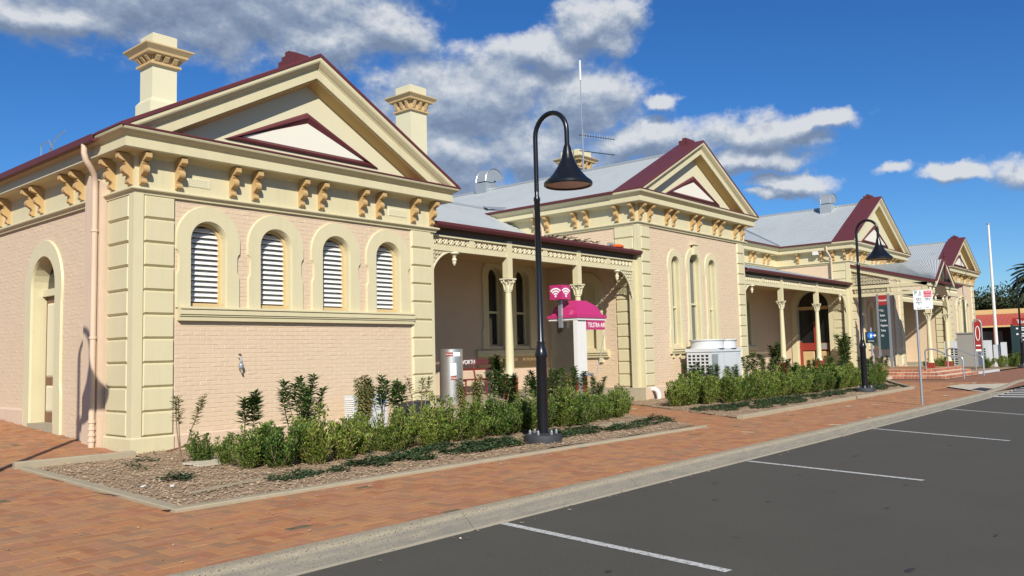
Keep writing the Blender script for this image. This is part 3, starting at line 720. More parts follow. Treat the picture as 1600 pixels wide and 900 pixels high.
def chimney(x, y, s, zb, zcap0, zcap1, zt, nb=3):
    ch = ob('chimney', None, B); h = s/2; o = (x+h, y+h, 0)
    mb = MB(); mb.lathe([(h+.07, zb), (h+.07, zcap0-(zcap0-zb)*.55 if zb > 6.9 else zb+.9), (h, zcap0-(zcap0-zb)*.55+.07 if zb > 6.9 else zb+1.0), (h, zt-.02), (h-.02, zt)], 4, o, True); mb.build('shaft', m_cream2, ch)
    mb = MB(); H = zcap1-zcap0
    mb.lathe([(h+.005, zcap0-.05), (h+.07, zcap0-.03), (h+.07, zcap0+.02), (h+.02, zcap0+.04), (h+.02, zcap1-.17), (h+.17, zcap1-.15), (h+.18, zcap1-.10), (h+.22, zcap1-.06), (h+.27, zcap1-.01), (h+.27, zcap1+.02), (h+.01, zcap1+.07)], 4, o, True); mb.build('cap', m_tan, ch)
    for sx, sy in ((0, -1), (-1, 0), (1, 0)):
        for k in (-.72, 0, .72):
            mb = MB(); cx, cy = o[0]+sx*h+(k*h if sx == 0 else 0), o[1]+sy*h+(k*h if sy == 0 else 0)
            wdt = .05; dd = .13
            prof = [(0, zcap0+.05), (.05, zcap0+.05), (dd, zcap1-.20), (dd, zcap1-.15), (0, zcap1-.15)]
            if sx == 0: mb.poly([(d_, z_) for d_, z_ in prof], lambda u, d, z: (cx+d, cy-u, z), -wdt, wdt)
            else: mb.poly([(d_, z_) for d_, z_ in prof], lambda u, d, z: (cx+sx*u, cy+d, z), -wdt, wdt)
            mb.build('corbel', m_tan, ch)
    return ch
chimney(1.55, 2.6, .56, 6.4, 8.16, 8.50, 8.85)
chimney(11.36, 5.0, .72, 6.4, 9.72, 10.18, 10.56)
chimney(22.2, 6.1, .95, 8.4, 9.65, 10.12, 10.48)

# ---- generic pavilion
def bay_entab(path, za0, zc, zk, cap_path):
    mb = MB(); mb.sweep(path, [(0, za0+.11), (.03, za0+.11), (.03, zc+.02), (0, zc+.02)]); mb.build('frieze', m_cream, B)
    mb = MB(); mb.sweep(path, ARCHI(za0, za0+.10)); mb.build('architrave', m_cream, B)
    mb = MB(); mb.sweep(path, CORN(za0+.10, zc, zk)); mb.build('cornice', m_cream, B)
    mb = MB(); mb.sweep(cap_path, [(0, zk-.035), (.505, zk-.035), (.51, zk-.02), (.50, zk), (0, zk+.02)]); mb.build('cornice_capping', m_maroon, B)
def pav_generic(x0, x1, ops, za0, zc, zk, apex, zridge, nq, br_f, br_l, sideops=(), back=8.0, roofback=12, qf=.72, ql=.92, tri=(.46, .84), sridge=True):
    T = FR; TL = LF(x0)
    wl = wall(T, x0, x1, -.1, za0+.1, ops); wall(TL, 0, back, -.1, za0+.1, sideops); wall(lambda u, d, z: (x1+d, u, z), 0, back, -.1, za0+.1)
    mb = MB(); mb.sweep([(x0, back), (x0, 0), (x1, 0), (x1, back)], [(0, -.1), (.05, -.1), (.05, .40), (.02, .44), (0, .44)]); mb.build('plinth', m_pinkp, B)
    zq = .44
    quoin(T, x0, x0+qf, zq, za0, nq, B, 0); quoin(TL, 0, ql, zq, za0, nq, B, R(-90)); corner_strip(x0, 0, 0, za0, B)
    quoin(T, x1-qf, x1, zq, za0, nq, B, 0, edge=.13, side=-1)
    bay_entab([(x0, back), (x0, 0), (x1, 0), (x1, back)], za0, zc, zk, [(x0, .62), (x0, 0), (x1, 0), (x1, .62)])
    brackets(br_f, FRy(0), za0+.16, B, 0); brackets(br_l, TL, za0+.16, B, R(-90))
    pediment(x0, x1, zc, zk, apex, B, tri, blocks=1)
    xc = (x0+x1)/2
    corr((x0-.52, .58, zk), (x0-.52, roofback, zk), (xc, roofback, zridge), (xc, .58, zridge), B)
    corr((x1+.52, .58, zk), (x1+.52, roofback, zk), (xc, roofback, zridge), (xc, .58, zridge), B)
    cap_line((xc, .6, zridge+.01), (xc, roofback, zridge+.01), B, .085)
    mb = MB(); mb.sweep([(x0-.46, roofback), (x0-.46, .60)], [(0, zk-.07), (.05, zk-.08), (.11, zk-.06), (.12, zk+.005), (.1, zk+.005), (.09, zk-.04), (0, zk-.03)]); mb.build('gutter', m_maroon, B)
    return wl
W2 = [(19.34, .27, 1.80, 4.68), (20.75, .37, 1.80, 4.76), (22.10, .27, 1.80, 4.74)]
w2 = pav_generic(16.95, 25.05, W2, 5.87, 6.61, 7.0, 9.36, 9.08, 13,
   [17.05, 17.62, 18.78, 19.26, 20.62, 21.12, 22.36, 22.86, 24.14, 24.74], [.10, .74, 2.0, 2.5, 3.75, 4.3, 6.0], [(2.15, .36, 1.75, 3.7)], back=13, roofback=13.5)
# hip end far back and small skylight cap of the second roof
for c, r, zb, zs in W2:
    wn = sash(FR, c, r, zb, zs, .17, B, m_greyglass, rail=3.3 if r > .3 else 3.15); surround(FR, c, r, 1.74, zs, r+.21, r+.27, 2.35, wn)
mb = MB(); mb.box((20.60, .05, 5.10), (20.9, .13, 5.46), FR, .02); mb.box((20.50, .0, 5.46), (21.0, .16, 5.54), FR, .01); mb.build('keystone', m_cream, B)
mb = MB(); mb.sweep([(18.78, 0), (22.66, 0)], [(0, 1.50), (.09, 1.50), (.10, 1.56), (.14, 1.58), (.14, 1.64), (.17, 1.66), (.17, 1.71), (0, 1.75)]); mb.build('sill', m_cream, B)
for i in range(9):
    x = 18.92+i*.45; mb = MB(); mb.box((x, .0, 1.36), (x+.12, .07, 1.50), FR, .01); mb.build('sill_bracket', m_cream, B)
# joint in brick painted on wall two and the others: shallow courses
for (xa, xb, zt, skip_) in ((17.7, 24.3, 5.85, W2),):
    mbb = MB()
    def sk(a, b_, z0, z1):
        if z1 > 1.34 and z0 < 1.76 and a > 18.6 and b_ < 22.8: return True
        for c, r, zb, zs in W2:
            if z1 > 1.7 and z0 < zs and a > c-r-.22 and b_ < c+r+.22: return True
            if z0 >= zs-.05 and all(math.hypot(u-c, z-zs) < r+.26 for u in (a, b_) for z in (z0, z1)): return True
        return False
    for a, b_, z, zt_ in bricks(FR, xa, xb, .44, zt, sk, None): brick_mb(a, b_, z, zt_, rnd.uniform(.003, .008), FR, mbb)
    mbb.build('bricks', m_pink, w2, fix=False, kind='stuff')
TL2 = LF(16.95); mbb = MB()
for a, b_, z, zt_ in bricks(TL2, .95, 8, .46, 5.85, lambda a, b_, z0, z1: 1.3 < b_ and a < 2.95 and z0 < 4.4 and z1 > 1.3, None): brick_mb(a, b_, z, zt_, rnd.uniform(.003, .008), TL2, mbb)
mbb.build('bricks', m_pink, w2, fix=False, kind='stuff')
wn = ob('blind_niche', None, B); reveal(TL2, 2.15, .36, 1.75, 3.7, .25, m_cream, wn); pane(TL2, 2.15, .355, 1.75, 3.7, .18, m_cream, wn, 'niche_back'); surround(TL2, 2.15, .36, 1.70, 3.7, .66, .72, 2.5, wn)
mb = MB(); mb.sweep([(16.95, 3.05), (16.95, 1.26)], [(0, 1.44), (.09, 1.44), (.10, 1.5), (.14, 1.53), (.14, 1.58), (.18, 1.6), (.18, 1.66), (0, 1.70)]); mb.build('sill', m_cream, B)
for y in (1.5, 2.7):
    mb = MB(); mb.box((y, 0, 1.26), (y+.16, .09, 1.44), TL2, .01); mb.build('sill_bracket', m_cream, B)

W3 = [(40.6, .30, 1.7, 3.5), (41.9, .34, 1.7, 3.6), (43.2, .30, 1.7, 3.5)]
pav_generic(37.4, 46.7, W3, 5.98, 6.70, 7.10, 9.98, 9.72, 13,
   [37.5, 38.1, 39.3, 39.8, 41.1, 41.8, 42.6, 43.2, 44.4, 44.9, 46.0, 46.5], [.10, .7, 1.3, 2.6], [(2.0, .85, .45, 3.75)], back=12, roofback=12, qf=.85)
W4 = [(60.2, .3, 1.8, 4.3), (61.6, .4, 1.8, 4.5), (63.0, .3, 1.8, 4.3)]
pav_generic(57.6, 65.5, W4, 5.98, 6.72, 7.10, 9.45, 9.2, 13, [57.8, 58.4, 59.5, 60.0, 61.3, 61.9, 63.1, 63.6, 64.7, 65.3], [.1, .7], back=10, roofback=11, qf=.9)
for W_ in (W3, W4):
    for c, r, zb, zs in W_:
        wn = sash(FR, c, r, zb, zs, .17, B, m_glass); surround(FR, c, r, zb-.06, zs, r+.2, r+.26, 2.4, wn)
    a, b_ = W_[0][0]-.7, W_[-1][0]+.7
    mb = MB(); mb.sweep([(a, 0), (b_, 0)], [(0, 1.42), (.10, 1.42), (.15, 1.52), (.17, 1.62), (0, 1.66)]); mb.build('sill', m_cream, B)
mb = MB(); mb.box((61.3, .0, 5.05), (61.9, .16, 5.14), FR); mb.build('keystone', m_cream, B)
# pilasters on the wall under the porch
for x in (39.3, 44.7, 45.9):
    mb = MB(); mb.box((x, 0, .45), (x+.3, .08, 5.9), FR); mb.build('pilaster', m_cream, B)

# side entry of pavilion three (double arched door)
TL3 = LF(37.4); dd = ob('entry_door', None, B); reveal(TL3, 2.0, .85, .45, 3.75, .3, m_cream, dd); surround(TL3, 2.0, .85, .44, 3.75, 1.15, 1.2, 2.0, dd)
pane(TL3, 2.0, .84, .45, 3.75, .28, m_glass, dd)
bars(TL3, [(1.15, 3.62, 2.85, 3.80)], -.27, -.10, m_ochre, dd, 'transom')
bars(TL3, [(1.15, 1.45, 2.85, 1.85)], -.27, -.20, m_redoxide, dd, 'middle_rail')
bars(TL3, [(2.72, .45, 2.85, 1.9), (1.15, .45, 1.24, 1.9), (1.95, 1.8, 2.05, 3.0)], -.27, -.19, m_redoxide, dd, 'stile')
for u in (1.3, 2.08):
    mb = MB(); mb.box((u, -.26, .55), (u+.66, -.22, 1.40), TL3, .05); mb.build('door_panel', m_tan, dd)
mb = MB(); mb.box((1.32, -.26, 1.5), (1.7, -.18, 1.82), TL3); mb.build('notice', m_gcab, dd)

# ---- links and verandas
def lace(T, u0, u1, z0, z1, parent, name='lace_frieze', pitch=None, d=.03):
    h = z1-z0; p = pitch or h*1.05; n = max(1, int((u1-u0)/p)); p = (u1-u0)/n; mb = MB(); r = .012
    for i in range(n):
        c = u0+(i+.5)*p; cz = (z0+z1)/2; rr = min(p, h)*.46
        mb.tube([(c+rr*math.cos(a*PI/4), d, cz+rr*math.sin(a*PI/4)) for a in range(8)], r, 4, True, T)
        mb.tube([(c-rr*.65, d, cz-rr*.65), (c-rr*.1, d, cz+rr*.25), (c+rr*.1, d, cz-rr*.25), (c+rr*.65, d, cz+rr*.65)], r, 4, False, T)
        mb.tube([(c-rr*.65, d, cz+rr*.65), (c-rr*.3, d, cz+rr*.1)], r, 4, False, T); mb.tube([(c+rr*.65, d, cz-rr*.65), (c+rr*.3, d, cz-rr*.1)], r, 4, False, T)
        mb.tube([(u0+i*p, d, z0), (u0+i*p, d, z1)], r*.8, 4, False, T)
    return mb.build(name, m_cream2, parent)
def lace_bracket(T, u0, z1, s, rad, parent, pendant=True, drop=None):
    """curved cast bracket; s=+1 grows towards larger u"""
    q = ob('lace_bracket', None, parent); dr_ = drop or rad; mb = MB()
    n = 12; ar = [(u0+s*rad*(1-math.cos(PI/2*i/n)), .03, z1-dr_+dr_*math.sin(PI/2*i/n)) for i in range(n+1)]
    mb.tube(ar, .028, 5, False, T); mb.tube([(u0+s*.02, .03, z1), (u0+s*.02, .03, z1-dr_-.1)], .022, 5, False, T); mb.tube([(u0, .03, z1-.02), (u0+s*rad, .03, z1-.02)], .018, 5, False, T)
    mb.build('arch_bar', m_cream2, q)
    mb = MB(); sp = .105; rg = random.Random(3)
    i = 0
    for a in range(8):
        for b_ in range(9):
            u = .06+a*sp; z = .06+b_*sp
            if u > rad or z > dr_: continue
            # under the beam, outside the arch curve
            uu = 1-u/rad; zz = 1-z/dr_
            if uu*uu+zz*zz < 1.0 : continue
            rr = .042; c = (u0+s*u, z1-z)
            mb.tube([(c[0]+rr*math.cos(k*PI/3), .03, c[1]+rr*math.sin(k*PI/3)) for k in range(6)], .011, 4, True, T)
            mb.tube([(c[0]-rr, .03, c[1]+rr), (c[0]+rr*.4, .03, c[1]-rr*.2)], .011, 4, False, T)
    if mb.v: mb.build('scrollwork', m_cream2, q)
    if pendant:
        p = T(u0+s*(rad+.02), .03, z1); mb = MB()
        mb.lathe([(.05, 0), (.12, -.02), (.13, -.05), (.06, -.10), (.05, -.13), (.035, -.15), (.06, -.18), (.068, -.22), (.05, -.25), (.055, -.28), (.03, -.33), (.01, -.36)], 10, p); mb.build('pendant', m_cream2, q, smooth=True)
    return q
def column_meshes(zslab, zred, zcap0, zcap1, ztop):
    a = MB(); a.box((-.15, -.15, zslab), (.15, .15, zred)); ma = a.mesh('base_block', m_redoxide)
    b_ = MB(); b_.lathe([(.155, zred), (.155, zred+.05), (.135, zred+.08), (.14, zred+.11), (.118, zred+.15), (.12, zred+.5), (.108, (zred+zcap0)/2), (.085, zcap0-.03)], 18); mbm = b_.mesh('shaft', m_cream, True)
    c = MB(); H = zcap1-zcap0
    c.lathe([(.085, zcap0-.04), (.108, zcap0-.03), (.108, zcap0), (.085, zcap0+.015), (.085, zcap0+H*.45), (.115, zcap0+H*.8), (.15, zcap0+H*.86)], 14)
    for k in range(8):
        t = k*PI/4+PI/8; f = 1 if k % 2 else .8
        c.tube([(.095*math.cos(t), .095*math.sin(t), zcap0+.02), (.12*math.cos(t), .12*math.sin(t), zcap0+H*.35), (.155*f*math.cos(t), .155*f*math.sin(t), zcap0+H*.62*f+.03), (.19*f*math.cos(t), .19*f*math.sin(t), zcap0+H*.60*f)], .03, 5, rs=[.03, .027, .024, .016])
        c.tube([(.13*math.cos(t+.39), .13*math.sin(t+.39), zcap0+H*.6), (.19*math.cos(t+.39), .19*math.sin(t+.39), zcap0+H*.82), (.17*math.cos(t+.39), .17*math.sin(t+.39), zcap0+H*.70)], .022, 5)
    c.box((-.165, -.165, zcap1-.04), (.165, .165, zcap1)); mc = c.mesh('capital', m_cream2)
    d = MB(); d.lathe([(.085, zcap1), (.098, zcap1+.03), (.098, ztop)], 4, (0, 0, 0), True); md = d.mesh('post', m_cream)
    return ma, mbm, mc, md
cm1 = column_meshes(.42, .98, 3.36, 3.70, 4.72)
def column(x, y, cm, parent=None):
    q = ob('column', None, parent or B, (x, y, 0))
    for nm, me in zip(('base_block', 'shaft', 'capital', 'post'), cm): ob(nm, me, q)
    return q
def veranda(x0, x1, cols, yw, zg=4.90, yf=.15, zroofback=5.62, brk=True, slab=(.42)):
    T = FRy(yf)
    # slab
    mb = MB(); mb.box((x0-.0, -.12, -.2), (x1+.0, yw, slab)); 
    bb = mb.build('veranda_slab', m_conc2, B)
    edges = [x0]+cols+[x1]
    mb = MB(); mb.box((x0, -.07, 4.27), (x1, .07, 4.415), T); mb.box((x0, -.05, 4.615), (x1, .09, 4.665), T); mb.build('beam', m_cream, B)
    for a, b_ in zip(edges, edges[1:]):
        mid = (a+b_)/2
        for p, q in ((a+.12, mid-.10), (mid+.10, b_-.12)): lace(T, p, q, 4.42, 4.61, B)
        mb = MB(); mb.box((mid-.1, -.06, 4.415), (mid+.1, .07, 4.615), T, .01); mb.build('frieze_block', m_cream, B)
    mb = MB(); mb.box((x0, -.16, 4.67), (x1, -.02, 4.9), T); mb.build('eave_board', m_board, B)
    mb = MB(); mb.sweep([(x0-.02, yf), (x1+.0, yf)], [(.18, zg-.06), (.20, zg-.08), (.30, zg-.075), (.34, zg-.02), (.35, zg+.05), (.335, zg+.05), (.32, zg-.02), (.19, zg-.03)]); mb.box((x0, yf-.33, zg-.005), (x1, yf+.05, zg+.015)); mb.build('gutter', m_maroon, B)
    corr((x0, yf-.28, zg+.045), (x1, yf-.28, zg+.045), (x1, yw, zroofback), (x0, yw, zroofback), B, name='veranda_roof')
    for c in cols: column(c, yf, cm1)
    if brk:
        lace_bracket(T, x0+.0, 4.27, 1, .82, B); lace_bracket(T, x1-.18, 4.27, -1, .92, B, drop=1.25)
    mb = MB(); mb.box((x1-.22, -.10, slab), (x1, .10, 4.66), T); mb.build('end_post', m_cream, B)
# back wall one with paired arched windows
YW = 3.9
def backwall(x0, x1, yw, ztop, ops, slab=.42):
    T = FRy(yw); wl = wall(T, x0, x1, 0, ztop, ops)
    mb = MB(); mb.sweep([(x0, yw), (x1, yw)], [(0, slab), (.05, slab), (.05, 1.10), (.03, 1.14), (0, 1.14)]); mb.build('plinth', m_pinkp, B)
    for c, r, zb, zs in ops:
        wn = sash(T, c, r, zb, zs, .2, B, m_glass, rail=3.05); surround(T, c, r, zb-.1, zs, r+.30, r+.34, 2.5, wn)
    if ops:
        a, b_ = ops[0][0]-1.0, ops[-1][0]+.95
        mb = MB(); mb.sweep([(a, yw), (b_, yw)], [(0, 1.56), (.07, 1.56), (.09, 1.62), (.09, 1.76), (0, 1.80)]); mb.build('sill', m_cream, B)
        mb = MB(); mb.box((a+.05, 0, 1.14), (b_-.05, .04, 1.56), T); mb.build('apron', m_tan, B)
    return wl
backwall(7.44, 16.95, YW, 5.7, [(14.08, .36, 1.90, 4.22), (15.50, .36, 1.90, 4.22)])
veranda(7.46, 16.93, [10.42, 13.66], YW)
mb = MB(); mb.box((7.44, .3, 4.68), (16.95, YW, 4.72)); mb.build('veranda_ceiling', m_tan, B)
corr((7.2, YW-.02, 5.62), (16.95, YW-.02, 5.62), (18.0, 6.95, 7.30), (7.2, 6.95, 7.30), B)
corr((7.2, 10.6, 5.62), (16.95, 10.6, 5.62), (16.95, 6.95, 7.30), (7.2, 6.95, 7.30), B)
cap_line((7.2, 6.95, 7.31), (17.2, 6.95, 7.31), B)
mb = MB(); mb.add([(16.42, 5.5, 6.98), (16.62, 5.5, 7.10), (17.1, 6.95, 7.38), (16.9, 6.95, 7.38), (16.42, 5.5, 7.03), (16.62, 5.5, 7.15), (17.1, 6.95, 7.43), (16.9, 6.95, 7.43)], [(0, 1, 2, 3), (4, 5, 6, 7), (0, 1, 5, 4), (1, 2, 6, 5), (2, 3, 7, 6), (3, 0, 4, 7)]); mb.build('valley_flashing', m_flash, B)
# second link: tall wall with full cornice behind its veranda
YW2 = 3.9
backwall(25.05, 37.4, YW2, 6.1, [(31.4, .36, 1.85, 3.9), (33.4, .36, 1.85, 3.9)])
mb = MB(); pth = [(25.0, YW2), (37.4, YW2)]
mb.sweep(pth, [(0, 6.09), (.03, 6.09), (.03, 6.72), (0, 6.72)]); mb.build('frieze', m_cream, B)
mb = MB(); mb.sweep(pth, ARCHI(5.98, 6.08)); mb.build('architrave', m_cream, B)
mb = MB(); mb.sweep([(25.0, YW2), (37.0, YW2)], CORN(6.08, 6.70, 7.10)); mb.build('cornice', m_cream, B)
mb = MB(); mb.sweep([(25.0, YW2-.46), (36.95, YW2-.46)], [(0, 7.03), (.11, 7.04), (.12, 7.10), (0, 7.11)]); mb.build('gutter', m_maroon, B)
brackets([31.3, 32.85, 33.95, 34.5, 35.7, 36.25], FRy(YW2), 6.14, B, 0)
corr((25.0, YW2-.5, 7.10), (37.0, YW2-.5, 7.10), (41.5, 8.3, 9.4), (25.0, 8.3, 9.4), B)
cap_line((36.85, YW2-.5, 7.14), (41.5, 8.3, 9.45), B, .06, name='valley_flashing')
veranda(25.07, 37.38, [28.9, 33.1], YW2, zg=4.85, zroofback=5.93)
mb = MB(); mb.box((25.05, .3, 4.68), (37.4, YW2, 4.72)); mb.build('veranda_ceiling', m_tan, B)
# third link
backwall(46.7, 57.6, 3.3, 5.7, []); veranda(46.72, 57.58, [], 3.3, brk=False)
corr((46.7, 3.28, 5.62), (57.6, 3.28, 5.62), (57.6, 7, 7.3), (46.7, 7, 7.3), B)

# downpipes and flood lights
for (x, y, zt, zb) in ((16.75, 3.95, 6.95, 5.3), (37.2, .82, 7.0, 4.9), (25.2, -.1, 7.0, 5.9)):
    if x == 25.2: continue
    dp = ob('downpipe', None, B); mb = MB(); mb.tube([(x-.22, y+.1, zt-.1), (x-.22, y+.1, zt-.35), (x-.1, y, zt-.6), (x+.05, y-.02, zt-.8), (x+.05, y-.02, zb)], .05, 8); mb.build('pipe', m_pinkp, dp, smooth=True)
mb = MB(); mb.box((37.05, 1.4, 6.50), (37.25, 1.7, 6.72)); mb.tube([(37.3, 1.5, 6.6), (37.25, 1.5, 6.6)], .03, 6); mb.build('flood_light', m_wplas, B)
# white storm-water elbow by the slab end
mb = MB(); mb.tube([(17.45, -.02, .34), (17.45, -.16, .34), (17.45, -.25, .29), (17.45, -.30, .2), (17.45, -.30, .0)], .075, 12); mb.build('drain_elbow', m_wplas, B, smooth=True)

# ---- entrance porch in front of pavilion three
XP0, XP1, YP = 37.7, 43.5, -3.7
cm3 = column_meshes(.45, .72, 2.85, 3.2, 4.6)
for x in (XP0+.15, 41.3): column(x, YP+.12, cm3)
TS = LF(XP0)
mb = MB(); mb.box((YP, -.08, 4.15), (0, .08, 4.32), TS); mb.box((YP, -.08, 4.56), (0, .10, 4.72), TS); mb.build('beam', m_cream, B)
lace(TS, YP+.25, -1.9, 4.34, 4.55, B); lace(TS, -1.8, -.15, 4.34, 4.55, B)
bars(TS, [(-1.9, 4.32, -1.8, 4.56), (YP, 4.32, YP+.25, 4.56)], -.07, .08, m_cream, B, 'frieze_block')
def zr_(y): return 5.86+(y/-3.85)*(4.80-5.86)
mb = MB(); mb.poly([(0, zr_(0)-.32), (YP-.15, zr_(YP-.15)-.32), (YP-.15, zr_(YP-.15)-.10), (0, zr_(0)-.10)], TS, -.03, .10); mb.build('verge_board', m_cream, B)
mb = MB(); mb.poly([(0, zr_(0)-.10), (YP-.2, zr_(YP-.2)-.10), (YP-.2, zr_(YP-.2)+.03), (0, zr_(0)+.03)], TS, -.05, .17); mb.build('verge_capping', m_maroon, B)
# lace infill between beam and verge
mb = MB()
for i in range(14):
    y = -.15-i*.17; zt = zr_(y)-.34
    z = 4.78
    while z < zt-.05:
        mb.tube([(y+.07*math.cos(k*PI/3), .0, z+.08+.07*math.sin(k*PI/3)) for k in range(6)], .014, 4, True, TS); mb.tube([(y-.07, 0, z+.02), (y+.07, 0, z+.16)], .012, 4, False, TS); z += .17
mb.build('lace_infill', m_cream2, B)
TP = FRy(YP)
mb = MB(); mb.box((XP0, -.08, 4.15), (XP1, .08, 4.32), TP); mb.box((XP0, -.08, 4.50), (XP1, .1, 4.66), TP); mb.build('beam', m_cream, B)
lace(TP, XP0+.2, XP1-.2, 4.33, 4.49, B)
lace_bracket(TP, XP1-.2, 4.15, 1, .5, B); lace_bracket(TP, 41.2, 4.15, -1, .9, B, drop=1.0); lace_bracket(TP, XP0+.2, 4.15, 1, .9, B, drop=1.0)
mb = MB(); mb.sweep([(XP0-.1, YP), (XP1+.2, YP)], [(.1, 4.66), (.24, 4.70), (.27, 4.82), (.1, 4.82)]); mb.build('gutter', m_maroon, B)
corr((XP0-.1, YP-.2, 4.82), (XP1+.2, YP-.2, 4.82), (XP1+.2, 0, 5.88), (XP0-.1, 0, 5.88), B, name='porch_roof')
# gablet
GX, GH, GZ = 39.75, 1.75, 5.95
for s in (-1, 1):
    mb = MB(); mb.rake(GX+s*GH, 4.72, GX, GZ, [(.28, -.16), (.34, -.16), (.34, .0), (.28, 0)], TP); mb.build('barge_board', m_cream2, B)
    mb = MB(); mb.rake(GX+s*GH, 4.74, GX, GZ+.02, [(.27, .0), (.37, .0), (.37, .05), (.27, .05)], TP); mb.build('barge_capping', m_maroon, B)
    corr((GX+s*GH, YP-.33, 4.74), (GX+s*GH, YP+.0, 4.74), (GX, -.1, GZ), (GX, YP-.33, GZ), B, name='gablet_roof')
    mbx = MB(); 
mb = MB(); mb.poly([(GX-1.25, 4.1), (GX+1.25, 4.1), (GX, 5.6)], TP, .09, .12); mb.build('gable_shade_panel', mat('gable_shade_brown', (.10, .065, .03), .7, .1), B)  # dark panel painting the shade inside the open gable
mb = MB(); mb.lathe([(.05, 4.9), (.06, 5.9), (.09, 6.0), (.05, 6.05), (.10, 6.12), (.03, 6.2), (.07, 6.27), (.01, 6.36)], 8, (GX, YP-.36, 0)); mb.build('finial', m_maroon, B)
# brick platform and steps
steps = ob('brick_steps', None, B)
for k, (y0, z1) in enumerate(((-4.05, .45), (-4.40, .30), (-4.75, .15))):
    xa = 35.9-.2*k; xb = 42.0+.1*k
    mb = MB(); mb.box((xa, y0, 0), (xb, -1.2 if k else 0, z1-.006)); mb.build('tread_core', m_mort, steps)
    mb = MB(); x = xa
    while x < xb-.1:
        mb.box((x+.006, y0-.012, z1-.125), (x+.066, y0+.1, z1-.008), None); x += .08
    y = y0
    while y < -1.3:
        mb.box((xa-.012, y+.006, z1-.13), (xa+.1, y+.15, z1-.01), None); y += .165
    mb.build('step_bricks', m_brickr, steps, kind='stuff')
sheetp = MB(); sheetp.box((36.0, -3.9, .44), (41.9, -.02, .455)); sheetp.build('platform_paving', m_pav, steps)

# ------------------------------------------------------------------ roof things
def cowl(label, x, y, z, s, flip=1):
    t = thing('roof_cowl', label, 'vent', (x, y, z)); mb = MB(); mb.box((-.32*s, -.32*s, -.5), (.32*s, .32*s, .45*s)); mb.build('curb', m_flash, t)
    mb = MB(); n = 12; r0, r1 = .10*s, .62*s; cx = .32*s*1; vs = []
    for i in range(n+1):
        a = PI-PI*.86*i/n
        for r_ in (r0, r1):
            for yy in (-.27*s, .27*s): vs.append((flip*(cx+r_*math.cos(a)), yy, .5*s+r_*math.sin(a)))
    fs = []
    for i in range(n):
        a = 4*i; b_ = a+4; fs += [(a, a+1, b_+1, b_), (a+2, a+3, b_+3, b_+2), (a, a+2, b_+2, b_), (a+1, a+3, b_+3, b_+1)]
    mb.add(vs, fs); mb.build('hood', m_flash, t, smooth=True)
    mb = MB(); 
    for yy in (-.28*s, .28*s):
        mb.tube([(flip*(cx+r1*math.cos(PI-PI*.86*i/n)), yy, .5*s+r1*math.sin(PI-PI*.86*i/n)) for i in range(n+1)], .02*s, 4)
    mb.build('rim', m_steel, t); return t
c1 = cowl('curved galvanised duct cowl on the second roof ridge, just right of the first gable', 21.0, 10.5, 8.95, 1.05)
c2 = cowl('curved galvanised duct cowl high on the third corrugated roof, left of the maroon strip', 41.6, 2.4, 9.4, 1.0)
t = thing('aerial_mast', 'tall thin aerial mast with two side antennas beside the rear chimney', 'aerial', (21.0, 5.0, 9.0))
mb = MB(); mb.tube([(0, 0, 0), (0, 0, 1.9)], .035, 6); mb.tube([(.05, .05, .3), (.05, .05, 4.2)], .02, 6); mb.build('mast', m_steel, t)
mb = MB(); mb.tube([(.05, .05, 4.0), (.05, .05, 4.85)], .04, 6); mb.build('whip', m_wplas, t)
for z, rods in ((1.65, True), (.98, False)):
    mb = MB(); mb.tube([(-.1, .1, z), (1.55, -.55, z-.02)], .022, 5)
    a = ob('side_antenna', mb.mesh('side_antenna', m_blackr), t)
    if rods:
        mb = MB()
        for i in range(12): x = .1+i*.12; mb.tube([(x, .02-x*.39, z-.10), (x, .02-x*.39, z+.10)], .003, 4)
        mb.build('rod', m_steel, a)
t = thing('orange_rag', 'orange cloth with a bottle lying on the veranda gutter by the second pavilion', 'rag', (15.6, -.1, 4.97))
mb = MB(); mb.lathe([(.04, -.01), (.16, .0), (.18, .05), (.10, .09), (.02, .10)], 9); mb.v = [(x*1.6, y*.8, z) for x, y, z in mb.v]; mb.build('cloth', m_orange, t)
mb = MB(); mb.tube([(-.55, 0, .06), (-.25, .05, .06)], .06, 8); mb.build('bottle', m_gcab, t)
mb = MB()
for _ in range(160):
    x = 12.3+rnd.uniform(0, 2.4); chip(mb, x, rnd.uniform(-.1, .3), 4.98+rnd.uniform(0, .12), rnd.uniform(.04, .09), .03)
mb.build('dry_leaves', mat('dry_brown_leaf', (.18, .14, .10), .9, .3), None, fix=False, kind='stuff')

